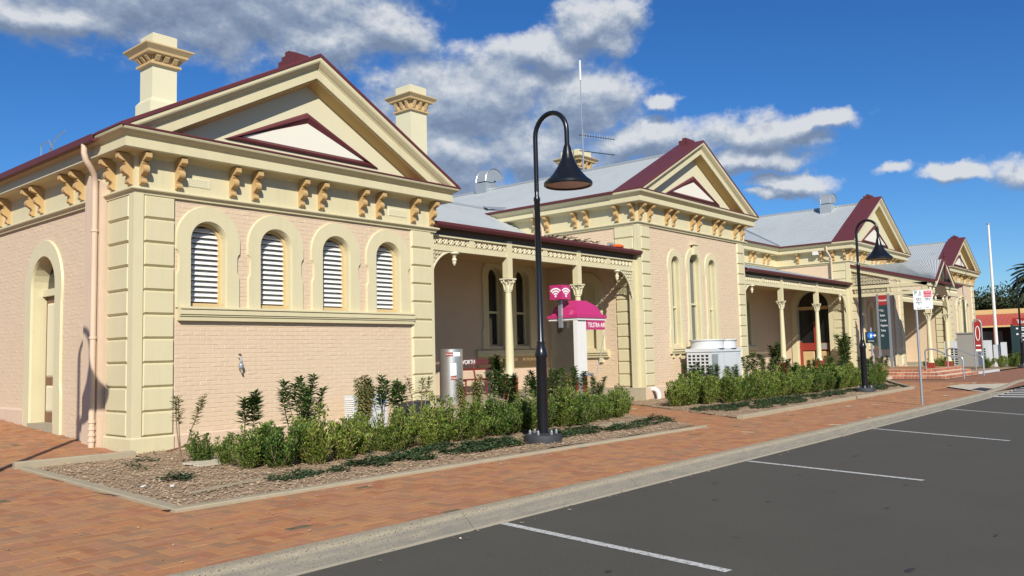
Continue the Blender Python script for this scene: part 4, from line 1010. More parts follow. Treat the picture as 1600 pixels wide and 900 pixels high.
# ------------------------------------------------------------------ street lamps
def street_lamp(label, loc):
    t = thing('street_lamp', label, 'street lamp', loc, 0, 'black swan-neck street lamps')
    mb = MB(); mb.lathe([(.20, -.02), (.34, -.02), (.35, .10), (.33, .15), (.20, .17), (.15, .18)], 22); mb.build('base_collar', m_blackr, t, smooth=True)
    for k in range(6):
        a = k*PI/3+.3; mb = MB(); mb.lathe([(.025, .15), (.025, .21), (.012, .24)], 6, (.24*math.cos(a), .24*math.sin(a), 0)); mb.build('bolt', m_steel, t)
    mb = MB(); mb.lathe([(.105, .1), (.098, 1.52), (.115, 1.55), (.12, 1.60), (.10, 1.66), (.075, 1.78), (.08, 1.81), (.06, 1.85), (.055, 4.42), (.062, 4.43), (.062, 4.48), (.042, 4.52), (.040, 4.7)], 20); mb.build('post', m_black, t, smooth=True)
    r = .365; pts = [(0, 0, 4.6), (0, 0, 5.1), (0, 0, 5.60)]+[(0, -r+r*math.cos(PI*i/14), 5.62+r*1.08*math.sin(PI*i/14)) for i in range(15)]+[(0, -2*r, 5.3)]
    mb = MB(); mb.tube(pts, .045, 14); mb.build('swan_neck', m_black, t, smooth=True)
    sh = [(.05, 5.36), (.07, 5.30), (.09, 5.20), (.115, 5.10), (.13, 5.06), (.145, 5.04), (.19, 4.95), (.27, 4.83), (.36, 4.73), (.425, 4.68), (.44, 4.66), (.44, 4.615), (.425, 4.60)]
    mb = MB(); mb.lathe(sh, 28, (0, -2*r, 0), cap=False); mb.lathe([(.425, 4.60), (.40, 4.605), (.40, 4.62)], 28, (0, -2*r, 0), cap=False); s = mb.build('shade', m_black, t, smooth=True)
    mb = MB(); mb.lathe([(.40, 4.625), (.33, 4.68), (.22, 4.77), (.02, 4.80)], 24, (0, -2*r, 0)); mb.build('reflector', m_lampin, s, smooth=True)
    return t
l1 = street_lamp('tall black swan-neck lamp in the near garden bed in front of the first veranda', (5.02, -5.27, 0))
dup(l1, (23.34, -5.05, 0), 0, 'second black swan-neck lamp at the end of the second garden bed, before the third gable')
dup(l1, (54.9, -4.7, .03), 0, 'far black swan-neck lamp at the right edge beside the palm')
dup(l1, (-4.10, -2.42, 0), 0, 'black swan-neck lamp left of the frame whose shadow falls on the side wall')

# ------------------------------------------------------------------ phone booth
t = thing('phone_booth', 'pay phone booth with magenta canopy and wifi cube before the veranda', 'phone booth')
X0, Y0 = 11.25, -1.55
mb = MB(); mb.box((X0, Y0+.12, .35), (X0+.035, Y0+.88, 2.47)); mb.build('steel_side', m_stainb, t)
mb = MB(); mb.box((X0+.04, Y0+.03, 1.02), (X0+.46, Y0+.13, 2.50)); mb.box((X0-.01, Y0-.0, .95), (X0+.04, Y0+.12, 2.50)); mb.build('white_casing', m_wplas, t)
mb = MB(); mb.box((X0-.02, Y0-.02, 2.50), (X0+1.34, Y0+.95, 2.56)); mb.build('white_rim', m_wplas, t)
mb = MB(); a = (X0-.05, Y0-.05, X0+1.36, Y0+.98)
mb.add([(a[0], a[1], 2.56), (a[2], a[1], 2.56), (a[2], a[3], 2.56), (a[0], a[3], 2.56), (a[0], a[1], 2.64), (a[2], a[1], 2.64), (a[2], a[3], 2.64), (a[0], a[3], 2.64),
        (a[0]+.10, a[1]+.08, 2.66), (a[2]-.10, a[1]+.08, 2.66), (a[2]-.10, a[3]-.08, 2.66), (a[0]+.10, a[3]-.08, 2.66),
        (a[0]+.16, a[1]+.14, 2.86), (a[2]-.30, a[1]+.14, 2.90), (a[2]-.30, a[3]-.14, 2.90), (a[0]+.16, a[3]-.14, 2.86),
        (a[0]+.36, a[1]+.30, 3.05), (a[2]-.55, a[1]+.30, 3.05), (a[2]-.55, a[3]-.30, 3.05), (a[0]+.36, a[3]-.30, 3.05)],
       [(0, 1, 2, 3), (16, 17, 18, 19)]+[(4*k+i, 4*k+(i+1) % 4, 4*k+4+(i+1) % 4, 4*k+4+i) for k in range(4) for i in range(4)]); mb.build('canopy', m_magenta, t)
mb = MB(); mb.box((X0+.48, Y0-.01, 2.24), (X0+1.30, Y0+.03, 2.50)); sg = mb.build('sign_panel', m_magenta, t)
text('TELSTRA AIR', .18, (X0+.89, Y0-.016, 2.36), RF, m_txtw, sg, sx=.8)
mb = MB(); mb.tube([(X0+.10, Y0+.02, 0), (X0+.10, Y0+.02, 1.05)], .06, 8); mb.build('post', m_steel, t)
mb = MB(); mb.box((X0+.5, Y0+.15, .98), (X0+.9, Y0+.5, 1.05)); mb.build('shelf', m_steel, t)
mb = MB(); mb.tube([(X0+1.36, Y0+.02, 2.24), (X0+1.0, Y0+.1, 1.02)], .012, 5); mb.build('cable', m_steel, t)
mb = MB(); mb.box((X0-.16, Y0+.40, 2.30), (X0-.08, Y0+.50, 3.06)); mb.build('cube_post', m_steel, t)
cx, cy, ch = X0-.12, Y0+.45, .20
mb = MB(); mb.box((cx-ch, cy-ch, 3.06), (cx+ch, cy+ch, 3.45)); cu = mb.build('wifi_cube', m_magenta, t)
def wifi(T, u, z, parent):
    mb = MB(); 
    for r_ in (.095, .165, .235):
        n = 10; a0, a1 = R(40), R(140); o = [(u+r_*math.cos(a0+(a1-a0)*i/n), z+r_*.95*math.sin(a0+(a1-a0)*i/n)) for i in range(n+1)]; i_ = [(u+(r_-.04)*math.cos(a0+(a1-a0)*i/n), z+(r_-.04)*.95*math.sin(a0+(a1-a0)*i/n)) for i in range(n+1)]
        for k in range(n): mb.poly([o[k], o[k+1], i_[k+1], i_[k]], T, 0, .004)
    mb.poly([(u+.03*math.cos(k*PI/5), z+.0+.03*math.sin(k*PI/5)) for k in range(10)], T, 0, .004); mb.build('wifi_symbol', m_txtw, parent)
wifi(FRy(cy-ch), cx, 3.15, cu); wifi(LF(cx-ch), cy, 3.15, cu)

# ------------------------------------------------------------------ bin, bench, wall items
t = thing('litter_bin', 'round stainless litter bin with red and white labels beside the first pavilion corner', 'bin', (8.42, .42, .42))
mb = MB(); mb.lathe([(.31, 0), (.31, .02), (.30, .03), (.30, 1.36), (.28, 1.37), (.27, 1.33), (.02, 1.33)], 28); mb.build('drum', m_stain, t, smooth=True)
def wrap(z0, z1, a0, a1, r_, m, nm, par):
    mb = MB(); n = 8; vs = []
    for i in range(n+1):
        a = R(a0+(a1-a0)*i/n); vs += [(r_*math.cos(a), r_*math.sin(a), z0), (r_*math.cos(a), r_*math.sin(a), z1)]
    mb.add(vs, [(2*i, 2*i+2, 2*i+3, 2*i+1) for i in range(n)]); return mb.build(nm, m, par, fix=False)
wrap(1.18, 1.28, 200, 235, .303, m_redoxide, 'label', t); wrap(1.18, 1.28, 235, 275, .303, m_txtw, 'label', t)
wrap(.70, 1.0, 222, 250, .303, m_txtw, 'label', t); wrap(.58, .68, 222, 250, .303, m_redoxide, 'label', t)
for a, z in ((217, 1.23), (236, .63)):
    text('Garbage', .05, (.308*math.cos(R(a)), .308*math.sin(R(a)), z), (R(90), 0, R(a+90)), m_txtw, t)
t = thing('bench', 'dark red slatted bench lettered across its back on the first veranda', 'bench', (11.75, 2.6, .42))
for k, z in enumerate((.90, .99)):
    mb = MB(); mb.box((-1.0, .18, z-.0), (1.0, .21, z+.085)); mb.build('back_slat', m_maroon, t)
mb = MB(); mb.box((-1.0, .14, .74), (1.0, .17, .80)); mb.build('back_slat', m_bench, t)
for k in range(4):
    mb = MB(); mb.box((-1.0, -.38+k*.12, .46), (1.05, -.28+k*.12, .49)); mb.build('seat_slat', m_bench, t)
for x in (-.9, .0, .9):
    mb = MB(); mb.tube([(x, .22, 1.06), (x, .1, .46), (x, .16, 0)], .028, 6); mb.tube([(x, -.36, .45), (x, -.36, 0)], .025, 6); mb.tube([(x, .1, .45), (x, -.38, .45)], .025, 6); mb.build('leg', m_bench, t)
text('TAMWORTH', .19, (-.42, .172, .985), RF, m_txtw, t, ext=.004, sx=.9)
# small outdoor unit behind shrubs
t = thing('outdoor_unit', 'small white air conditioner unit with blue oval badge behind shrubs at first pavilion wall', 'air conditioner', (4.85, -.52, 0))
mb = MB(); mb.box((-.46, -.17, .1), (.44, .17, .82)); mb.build('casing', m_wmet, t)
mb = MB()
for k in range(14): mb.box((-.475, -.14, .18+k*.042), (-.46, .14, .20+k*.042))
mb.build('grille', m_louv, t)
mb = MB(); mb.tube([(.30+.075*math.cos(k*PI/8), -.175, .66+.03*math.sin(k*PI/8)) for k in range(16)], .008, 4, True); mb.build('badge', m_blue, t)
for x in (-.3, .3):
    mb = MB(); mb.box((x-.04, -.2, -.02), (x+.04, .2, .1)); mb.build('foot', m_blackr, t)
t = thing('meter_box', 'low black plastic box with sloping lid behind shrubs, right of the small white unit', 'box', (5.9, -.8, 0))
mb = MB(); mb.poly([(-.4, 0), (.4, 0), (.4, .62), (-.1, .60), (-.4, .35)], ID, -.2, .2); mb.build('box_body', m_blackr, t)
t = thing('wall_tap', 'weathered metal valve and pipe fixed to the pink wall below the louvred windows', 'valve', (2.08, -.01, 1.55))
mb = MB(); mb.tube([(0, 0, .12), (0, -.06, .12), (0, -.08, .06), (0, -.08, -.06)], .018, 8); mb.lathe([(.0, -.08), (.04, -.07), (.055, -.03), (.045, .02), (.02, .04), (.03, .06), (.0, .08)], 12, (0, -.08, -.02)); mb.build('valve_body', m_steel, t, smooth=True)
mb = MB(); mb.lathe([(.0, 0), (.03, .01), (.03, .02), (0, .03)], 8, (0, -.03, .19)); mb.tube([(.0, -.08, -.1), (.02, -.09, -.17)], .02, 6); mb.build('cap', m_conc2, t)

# big rooftop-type unit before pavilion two
t = thing('packaged_air_conditioner', 'large white air conditioning plant with round fan shroud under second pavilion windows', 'air conditioner', (20.15, -.9, 0))
mb = MB(); mb.box((-1.0, -.5, .1), (1.25, .45, 1.56)); mb.box((-1.03, -.53, 1.54), (1.28, .48, 1.66)); mb.build('cabinet', m_wmet, t)
mb = MB(); mb.lathe([(.60, 1.66), (.58, 1.70), (.58, 1.90), (.62, 1.93), (.62, 1.97), (.55, 1.97), (.54, 1.70)], 26, (-.32, 0, 0), cap=False); mb.lathe([(.60, 1.66), (.58, 1.70), (.58, 1.90), (.62, 1.93), (.62, 1.97), (.55, 1.97), (.54, 1.70)], 26, (.62, 0, 0), cap=False); mb.build('fan_shroud', m_wmet, t, smooth=True)
mb = MB(); mb.lathe([(.02, 1.74), (.55, 1.74)], 20, (-.32, 0, 0), cap=False); mb.lathe([(.02, 1.74), (.55, 1.74)], 20, (.62, 0, 0), cap=False); mb.build('fan_well', m_dark, t)
mb = MB(); mb.box((-1.012, -.42, .3), (-1.004, .38, 1.44)); bk = mb.build('grille_recess', m_dark, t)
mb = MB()
for k in range(6): y = -.44+k*.165; mb.box((-1.03, y, .28), (-1.01, y+.05, 1.46))
for k in range(11): z = .28+k*.116; mb.box((-1.034, -.44, z), (-1.012, .43, z+.04))
mb.build('grille', m_wmet, t)
mb = MB(); mb.box((-1.0, -.506, .3), (-.55, -.5, 1.46))
for x in (-.5, -.1, .9): mb.box((x, -.505, .15), (x+.012, -.5, 1.54))
mb.build('seam', m_flash, t)
mb = MB(); mb.poly([(1.05, 1.36), (1.14, 1.47), (1.08, 1.47)], FRy(-.5), 0, .004); mb.build('badge', m_blue, t)

# ------------------------------------------------------------------ signs
t = thing('parking_sign', 'white parking and taxi zone sign on a slim grey kerbside pole', 'sign', (17.27, -8.47, 0))
mb = MB(); mb.tube([(0, 0, -.05), (0, 0, 3.09)], .032, 10); mb.build('pole', m_steel, t, smooth=True)
mb = MB(); c_ = []
for (cy_, cz_, a0) in ((-.40, 2.59, PI), (-.40, 3.03, PI/2), (.02, 3.03, 0), (.02, 2.59, -PI/2)): c_ += [(cy_+.03*math.cos(a0+PI/2*k/3+ (0 if False else 0))*1, cz_+.03*math.sin(a0+PI/2*k/3)) for k in range(4)]
mb.poly([(-.43, 2.57), (-.41, 2.55), (.03, 2.55), (.05, 2.57), (.05, 3.05), (.03, 3.07), (-.41, 3.07), (-.43, 3.05)], LF(-.035), 0, .006); pn = mb.build('panel', m_signw, t)
mb = MB(); mb.box((-.41, .007, 2.88), (-.22, .009, 2.96), LF(-.035)); mb.box((-.41, .007, 2.965), (-.22, .009, 3.045), LF(-.035)); mb.build('red_field', mat('taxi_red', (.65, .02, .09), .5, 0), pn)
def tl(s, size, y, z, m, par, al='CENTER', x=-.0445): return text(s, size, (x, y, z), RL, m, par, al=al)
tl('TAXI', .075, -.315, 3.005, m_txtw, pn); tl('ZONE', .07, -.315, 2.92, m_txtw, pn); tl('P', .13, -.02, 3.0, m_txtg, pn); tl('5', .09, -.13, 3.0, m_txtg, pn); tl('MINUTE', .022, -.12, 2.94, m_txtk, pn)
for y in (-.09, -.315):
    tl('8-30  6', .045, y, 2.84, m_txtk, pn); tl('MON - FRI', .022, y, 2.80, m_txtk, pn)
tl('8-30 12', .045, -.09, 2.74, m_txtk, pn); tl('SAT', .022, -.09, 2.70, m_txtk, pn); tl('<--->', .05, -.09, 2.59, m_txtk, pn); tl('<---', .05, -.3, 2.60, m_txtk, pn)

t = thing('station_directory_sign', 'tall slate sign with red header between two grey posts before the porch', 'sign', (36.6, -1.6, 0))
for y in (0, -.52):
    mb = MB(); mb.box((-.05, y-.05, 0), (.05, y+.05, 4.18)); mb.build('post', m_steel, t)
mb = MB(); mb.box((-.03, -.47, 1.42), (.03, -.05, 3.62)); pn = mb.build('panel', m_signg, t)
mb = MB(); mb.box((-.032, -.47, 3.62), (.032, -.05, 4.12)); hd = mb.build('header', m_signr, t)
text('Tamworth', .17, (-.036, -.26, 3.86), RL, m_txtw, hd, sx=.58)
for k, s in enumerate(('< City', 'Station', 'Coaches', 'Magazines', 'Toilets', 'Lifts')): text(s, .15, (-.034, -.10 if k else -.06, 3.36-k*.25), RL, m_txtw, pn, al='LEFT', sx=.55)
t = thing('accessible_parking_sign', 'small blue wheelchair arrow sign on a short grey post, left of the slate sign', 'sign', (35.5, -1.55, 0))
mb = MB(); mb.tube([(0, 0, 0), (0, 0, 2.5)], .045, 8); mb.build('pole', m_steel, t)
mb = MB(); mb.box((-.07, -.28, 1.75), (-.05, .26, 2.3)); pn = mb.build('panel', m_signg, t)
mb = MB(); mb.poly([(.0+.17*math.cos(k*PI/8), 2.12+.16*math.sin(k*PI/8)) for k in range(16)], LF(-.07), .0, .006); mb.build('blue_disc', m_blue, pn)
mb = MB(); T_ = LF(-.077); mb.poly([(.02, 2.02), (-.03, 2.02), (-.07, 2.12), (-.02, 2.22), (.03, 2.14)], T_, 0, .004); mb.poly([(-.10, 2.10), (-.18, 2.10), (-.18, 2.04), (-.27, 2.12), (-.18, 2.20), (-.18, 2.14), (-.10, 2.14)], T_, 0, .004); mb.build('wheelchair_symbol', m_txtw, pn)
text('parking', .09, (-.073, 0, 1.86), RL, m_txtw, pn)
t = thing('red_oval_sign', 'narrow red round-topped sign between two grey posts before the far cabinet', 'sign', (48.2, -3.4, 0))
for y in (0, -.42):
    mb = MB(); mb.tube([(0, y, 0), (0, y, 2.75)], .04, 8); mb.build('post', m_steel, t)
mb = MB(); mb.tube([(0, -.21+.21*math.cos(PI*k/10), 2.75+.25*math.sin(PI*k/10)) for k in range(11)], .04, 8); mb.build('top_hoop', m_steel, t)
mb = MB(); mb.poly([(-.38, 1.15), (-.04, 1.15), (-.04, 2.75)]+[(-.21+.17*math.cos(PI*k/8), 2.75+.17*math.sin(PI*k/8)) for k in range(1, 8)]+[(-.38, 2.75)], LF(0), -.015, .015); pn = mb.build('panel', m_signr, t)
mb = MB(); mb.tube([(-.02, -.21+.11*math.cos(k*PI/8), 2.2+.42*math.sin(k*PI/8)) for k in range(16)], .02, 5, True); mb.build('oval_ring', m_txtw, pn)
mb = MB(); mb.box((-.35, .016, 1.15), (-.07, .02, 1.27), LF(0)); mb.box((-.33, .016, 1.45), (-.09, .02, 1.52), LF(0)); mb.build('white_band', m_txtw, pn)
t = thing('dark_information_board', 'dark board with red header and white lines at the right edge behind the far lamp', 'sign', (58.0, -3.75, 0))
mb = MB(); mb.box((-.05, -2.2, .95), (.05, .0, 2.75)); mb.box((-.06, .0, .2), (.06, .12, 2.85)); pn = mb.build('board', m_signg, t)
mb = MB(); mb.box((-.052, -2.2, 2.76), (.052, -.0, 3.25)); hd = mb.build('header', m_signr, t)
text('Tamworth', .36, (-.056, -.25, 3.0), RL, m_txtw, hd, al='LEFT')
mb = MB()
for z in (2.55, 2.40, 2.15, 2.0, 1.75): mb.box((-.06, -1.4, z), (-.052, -.5, z+.07))
for z in (2.5, 2.12): mb.box((-.06, -.32, z), (-.052, -.2, z+.1))
mb.build('white_lines', m_txtw, pn)

# handrails
def rail(label, x, y0=-3.85, y1=-5.44):
    t = thing('handrail', label, 'handrail', (x, 0, 0), 0, 'steel step handrails')
    mb = MB(); pts = [(0, y0, .45), (0, y0, 1.28), (0, y0-.05, 1.36), (0, y0-.15, 1.40), (0, y0-.45, 1.37), (0, y1+.45, 1.02), (0, y1+.12, 1.0), (0, y1+.03, .96), (0, y1, .88), (0, y1, 0)]
    mb.tube(pts, .032, 10); mb.build('rail', m_steel, t, smooth=True); return t
rail('left stainless handrail of the brick entrance steps, nearer the parking sign', 35.85)
rail('right stainless handrail of the brick entrance steps, nearer the grey cabinet', 39.95)

# far end: cabinet, units, screens, flagpole
t = thing('electrical_cabinet', 'tall grey equipment cabinet with dark blue side beyond the porch', 'cabinet', (50.6, -2.6, 0))
mb = MB(); mb.box((-.5, -.55, .2), (.5, .55, 2.22)); mb.build('body', m_gcab, t)
mb = MB(); mb.box((-.45, -.565, .25), (.48, -.552, 2.18)); mb.build('door', m_bcab, t)
mb = MB(); mb.box((-.56, -.62, 2.22), (.56, .6, 2.30)); mb.build('lid', m_gcab, t)
mb = MB(); mb.box((.1, -.572, 1.5), (.35, -.566, 1.85)); mb.build('label', m_txtw, t)
t = thing('condenser_unit', 'white condenser with dark square grille behind the red oval sign', 'air conditioner', (55.0, -1.9, 0))
mb = MB(); mb.box((-.6, -1.0, .1), (.6, 1.6, 1.8)); mb.build('casing', m_wmet, t)
mb = MB(); mb.box((-.62, -.9, .2), (-.6, 1.4, 1.3)); mb.build('recess', m_dark, t)
mb = MB()
for k in range(9): mb.box((-.64, -.9+k*.27, .2), (-.62, -.84+k*.27, 1.3))
for k in range(8): mb.box((-.645, -.9, .2+k*.155), (-.62, 1.4, .24+k*.155))
mb.build('grille', m_wmet, t)
t = thing('white_screen_fence', 'white panelled screen fence around the far condenser', 'fence', (56.2, -3.0, 0))
for k, (y, h) in enumerate(((.15, 1.5), (-.26, 1.65))):
    mb = MB(); mb.box((0, y-.38, .05), (.05, y, h)); mb.build('panel', m_wmet, t)
t = thing('flagpole', 'tall white flagpole right of the last gable', 'flagpole', (60.0, -2.35, 0))
mb = MB(); mb.tube([(0, 0, 0), (0, 0, 10.05)], .08, 10, rs=[.12, .07]); mb.build('pole', m_wplas, t, smooth=True)
mb = MB(); mb.lathe([(.02, 0), (.12, .02), (.12, .08), (.02, .1)], 10, (0, 0, 10.03)); mb.build('truck', m_steel, t)

# far building with red awning
t = thing('distant_shop', 'low building with red ribbed awning and ochre fascia behind the flagpole', 'building', (92, 0, .45))
mb = MB(); mb.box((0, -30, 4.15), (.5, 22, 4.65)); mb.build('parapet', m_fcream, t)
mb = MB(); mb.add([(-.1, -30, 4.12), (-.1, 22, 4.12), (-3.2, 22, 3.0), (-3.2, -30, 3.0), (-.1, -30, 4.02), (-.1, 22, 4.02), (-3.2, 22, 2.9), (-3.2, -30, 2.9)], [(0, 1, 2, 3), (4, 5, 6, 7), (0, 1, 5, 4), (2, 3, 7, 6), (0, 3, 7, 4), (1, 2, 6, 5)]); aw = mb.build('awning', m_fredroof, t)
mb = MB()
for k in range(130): y = -30+k*.4; mb.tube([(-.12, y, 4.16), (-3.18, y, 3.04)], .04, 4)
mb.build('rib', m_fredroof, aw)
mb = MB(); mb.box((-3.3, -30, 2.75), (-3.2, 22, 2.92)); mb.build('awning_fascia', m_fcream, t)
mb = MB(); mb.box((0, -30, 0), (.3, 22, 4.14)); mb.build('wall', m_dark, t)
for y in range(-29, 22, 4):
    mb = MB(); mb.box((-3.1, y, 0), (-2.85, y+.25, 2.9)); mb.build('post', m_redoxide, t)
for y in (-9, -5, -1, 3, 7):
    mb = MB(); mb.box((-.08, y, .7), (0, y+2.4, 2.4)); mb.build('shop_window', m_greyglass, t)

# ------------------------------------------------------------------ plants
def leaf(mb, p, dirv, L, wd, up=None):
    d = dirv.normalized(); s = d.cross(Vector((rnd.uniform(-.4, .4), rnd.uniform(-.4, .4), 1))); 
    if s.length < .01: s = Vector((1, 0, 0))
    s.normalize(); n = s.cross(d)*(.22*wd)
    m_ = p+d*L*.5
    mb.add([p, m_+s*wd*.5+n, p+d*L-n*.6, m_-s*wd*.5+n], [(0, 1, 2, 3)])
def shrub_mesh(seed, h=.7, rad=.34, n=1500, L=.042, m=m_leaf, stems=18):
    global rnd
    sv = rnd; rnd = random.Random(seed); mb = MB(); sb = MB(); tips = []
    for k in range(stems):
        a = rnd.uniform(0, 2*PI); r0 = rnd.uniform(0, .06); lean = rnd.uniform(.1, 1)*rad; hh = h*rnd.uniform(.45, 1.28)*(1-.25*(lean/rad)**2)
        p0 = Vector((r0*math.cos(a), r0*math.sin(a), 0)); p1 = Vector((lean*math.cos(a), lean*math.sin(a), hh)); pm = p0.lerp(p1, .5)+Vector((math.cos(a), math.sin(a), 0))*lean*.15
        tips.append((p0, pm, p1)); sb.tube([p0, pm, p1], .006, 4, rs=[.010, .007, .003])
    per = n//stems
    for p0, pm, p1 in tips:
        for i in range(per):
            t = rnd.random()**.85*.95+.05; q = (p0*(1-t)**2+pm*2*t*(1-t)+p1*t*t)
            sp = .13*(1-.6*t)*(h/.7); a = rnd.uniform(0, 2*PI); o = Vector((math.cos(a), math.sin(a), rnd.uniform(-.2, .6)))*rnd.uniform(.15, 1)*sp
            if q.z+o.z < .03: continue
            dv = Vector((o.x, o.y, rnd.uniform(.0, .12))).normalized()+Vector((0, 0, rnd.uniform(.1, 1.0)))
            leaf(mb, q+o, dv, L*rnd.uniform(.7, 1.3), L*.56)
    rnd = sv
    return mb.mesh('foliage', m, fix=False), sb.mesh('stem', m_stem)
def sprig_mesh(seed, h=1.15, stems=3, L=.10, m=m_leafd, dense=1.0, start=.35, droop=0.0, spread=.18):
    global rnd
    sv = rnd; rnd = random.Random(seed); mb = MB(); sb = MB()
    for k in range(stems):
        a = rnd.uniform(0, 2*PI); lean = rnd.uniform(.2, 1)*spread; hh = h*rnd.uniform(.75, 1.05)
        p1 = Vector((lean*math.cos(a), lean*math.sin(a), hh)); p0 = Vector((0, 0, 0)); pm = p0.lerp(p1, .5)+Vector((rnd.uniform(-.03, .03), rnd.uniform(-.03, .03), 0))
        sb.tube([p0, pm, p1], .006, 5, rs=[.011, .008, .004]); N = int(46*dense*hh)
        for i in range(N):
            t = start+(1-start)*(i/N)**.8; q = (p0*(1-t)**2+pm*2*t*(1-t)+p1*t*t); a = i*2.4+rnd.uniform(-.3, .3); el_ = rnd.uniform(.1, .8)-droop
            for _ in range(2):
                leaf(mb, q, Vector((math.cos(a), math.sin(a), el_+(t-.6)*.8)), L*1.35*rnd.uniform(.7, 1.2)*(1.15-.3*t), L*.40); a += 1.3
    rnd = sv
    return mb.mesh('foliage', m, fix=False), sb.mesh('stem', m_stem)
box_v = [shrub_mesh(10+k, .70+.07*(k % 3), .36, 2500, .054) for k in range(6)]
box_f = [shrub_mesh(40+k, .80, .50, 2600, .065) for k in range(4)]
spr_v = [sprig_mesh(20, 1.15, 3, .12, m_leafd, .8, .6, .25, .22), sprig_mesh(21, 1.2, 5, .11, m_leafd, .7, .6, .2, .36), sprig_mesh(22, 1.3, 3, .085, m_leafy, 1.3, .5, 1.0, .14), sprig_mesh(23, 1.05, 4, .085, m_leafy, .45, .6, .2, .36), sprig_mesh(24, 1.0, 6, .11, m_leafd, 1.1, .3, .1, .22), sprig_mesh(25, 1.12, 7, .10, m_leafd, .9, .45, .15, .42)]
def plant(v, x, y, z, s, label, group, name='shrub', cat='shrub'):
    t = thing(name, label, cat, (x, y, z), rnd.uniform(0, 6.28), group); t.scale = (s*rnd.uniform(.98, 1.2), s*rnd.uniform(.98, 1.2), s*(.87 if name == 'shrub' else 1))
    ob('foliage', v[0], t); ob('stem', v[1], t); return t
# filler shrubs keep the hedge continuous
# front row of bed one, left to right as one walks along the bed
G1 = 'low box shrubs in the near garden bed'
row = [(.02, -2.35), (.10, -2.95), (.05, -3.62), (.32, -3.98), (.42, -3.45), (.85, -4.12), (1.05, -3.7), (1.45, -4.05), (1.9, -3.88), (2.15, -3.45), (2.65, -3.95), (3.1, -3.6), (3.7, -3.85), (4.3, -3.72), (4.35, -3.2), (4.95, -3.62), (5.5, -3.75), (6.05, -3.58), (6.55, -3.8), (7.1, -3.62), (7.65, -3.75), (8.15, -3.88), (8.75, -3.6), (9.35, -3.55), (9.9, -3.3), (10.6, -3.15), (11.3, -2.9)]
wd_ = ['in front of the plinth at the bed corner, smallest of the row', 'beside the white lids, second from the left of the row', 'under the dark rosette plant, left end of the dense part', 'forming the nearest bulge of the hedge', 'behind the nearest bulge of the hedge', 'below the middle of the tap wall', 'behind the hedge below the tap wall', 'right of the nearest bulge', 'below the second louvred window', 'behind, below the second louvred window', 'left of the small white unit', 'below the third louvred window', 'right below the small white unit', 'in front of the black meter box', 'behind, near the black meter box', 'below the fourth louvred window', 'before the right quoin of the first pavilion', 'under the litter bin', 'below the bench end lettering', 'below the bench seat', 'left of the near lamp post', 'directly behind the near lamp post', 'right of the near lamp post', 'left below the phone booth', 'below the phone booth steel side', 'right of the phone booth foot', 'last of the row, by the brick path']
for (x, y), s in zip(row, wd_):
    sc_ = 1.0 if y < -3.2 else .9
    plant(box_v[rnd.randrange(6)], x, y, 0, sc_*rnd.uniform(.9, 1.12)*(.8 if x < .2 else 1), 'low box shrub '+s, G1)
G2 = 'taller leafy plants behind the box shrubs'
tall = [(3, -.12, -1.95, 1.0, 'sparse thin plant at the left end, its shadow on the plinth'), (0, .45, -3.0, .98, 'dark rosette plant rising above the left of the hedge'), (5, 1.55, -2.7, .98, 'dark spreading plant below the tap'), (1, 2.0, -2.2, 1.05, 'dark plant right of the tap, spreading'), (2, 2.75, -2.9, 1.05, 'drooping yellowish plant, left of the pair'), (2, 3.05, -2.7, 1.08, 'drooping yellowish plant, right of the pair'), (1, 3.45, -2.7, 1.0, 'dark plant before the left side of the small white unit'),
        (0, 4.0, -2.4, 1.0, 'thin leafed plant before the small white unit'), (3, 4.9, -2.1, 1.1, 'bronze sparse plant right of the small white unit'), (2, 5.75, -2.5, .95, 'drooping plant before the right quoin, first'), (2, 6.3, -2.5, 1.0, 'drooping plant before the right quoin, second'), (1, 6.9, -2.6, 1.0, 'leafy plant left of the bin'), (5, 7.5, -2.6, .98, 'dark plant before the bin foot'), (0, 8.1, -2.7, .95, 'dark plant before the bench'), (5, 8.85, -2.3, 1.05, 'dark plant before the first column'), (2, 9.5, -2.5, .95, 'pale drooping plant right of the first column'), (1, 10.3, -2.1, 1.0, 'dark plant before the steel side of the booth'), (5, 10.9, -2.2, .85, 'dark plant at the booth foot')]
fill = [(2.4, -3.75, 'beneath the third louvred window, front edge'), (3.4, -3.95, 'front edge, just left of the meter box'), (4.0, -3.45, 'close behind the hedge front near the meter box'), (4.65, -3.85, 'front edge before the black meter box'), (5.25, -3.4, 'behind, left of the right quoin'), (5.8, -3.35, 'behind, before the right quoin'), (6.3, -3.45, 'behind, left of the bin'), (6.85, -3.35, 'behind, before the bin'), (7.4, -3.4, 'behind, before the bench'), (7.9, -3.45, 'behind, near the lamp post'), (8.45, -3.4, 'behind, just right of the lamp post'), (9.1, -3.2, 'behind, left of the booth'), (9.7, -3.0, 'behind, before the booth'), (10.25, -3.45, 'front edge, right of the booth'), (1.2, -3.3, 'behind, under the tap')]
for x, y, lb in fill: plant(box_v[rnd.randrange(6)], x, y, 0, rnd.uniform(.66, .95), 'ragged box shrub '+lb, G1)
for k, x, y, s, lb in tall: plant(spr_v[k], x, y, 0, s, lb, G2, 'leafy_plant', 'plant')
G3 = 'low green shrubs of the second garden bed'
n = 0
spots = []
for i in range(26):
    x = 14.4+i*.60; spots.append((x+rnd.uniform(-.1, .1), -3.2+rnd.uniform(-.2, .2)+(.6 if i < 2 else 0)-.02*i, rnd.uniform(.92, 1.12)))
for i in range(24):
    x = 14.9+i*.66; spots.append((x+rnd.uniform(-.1, .1), -2.45+rnd.uniform(-.2, .2), rnd.uniform(1.0, 1.25)))
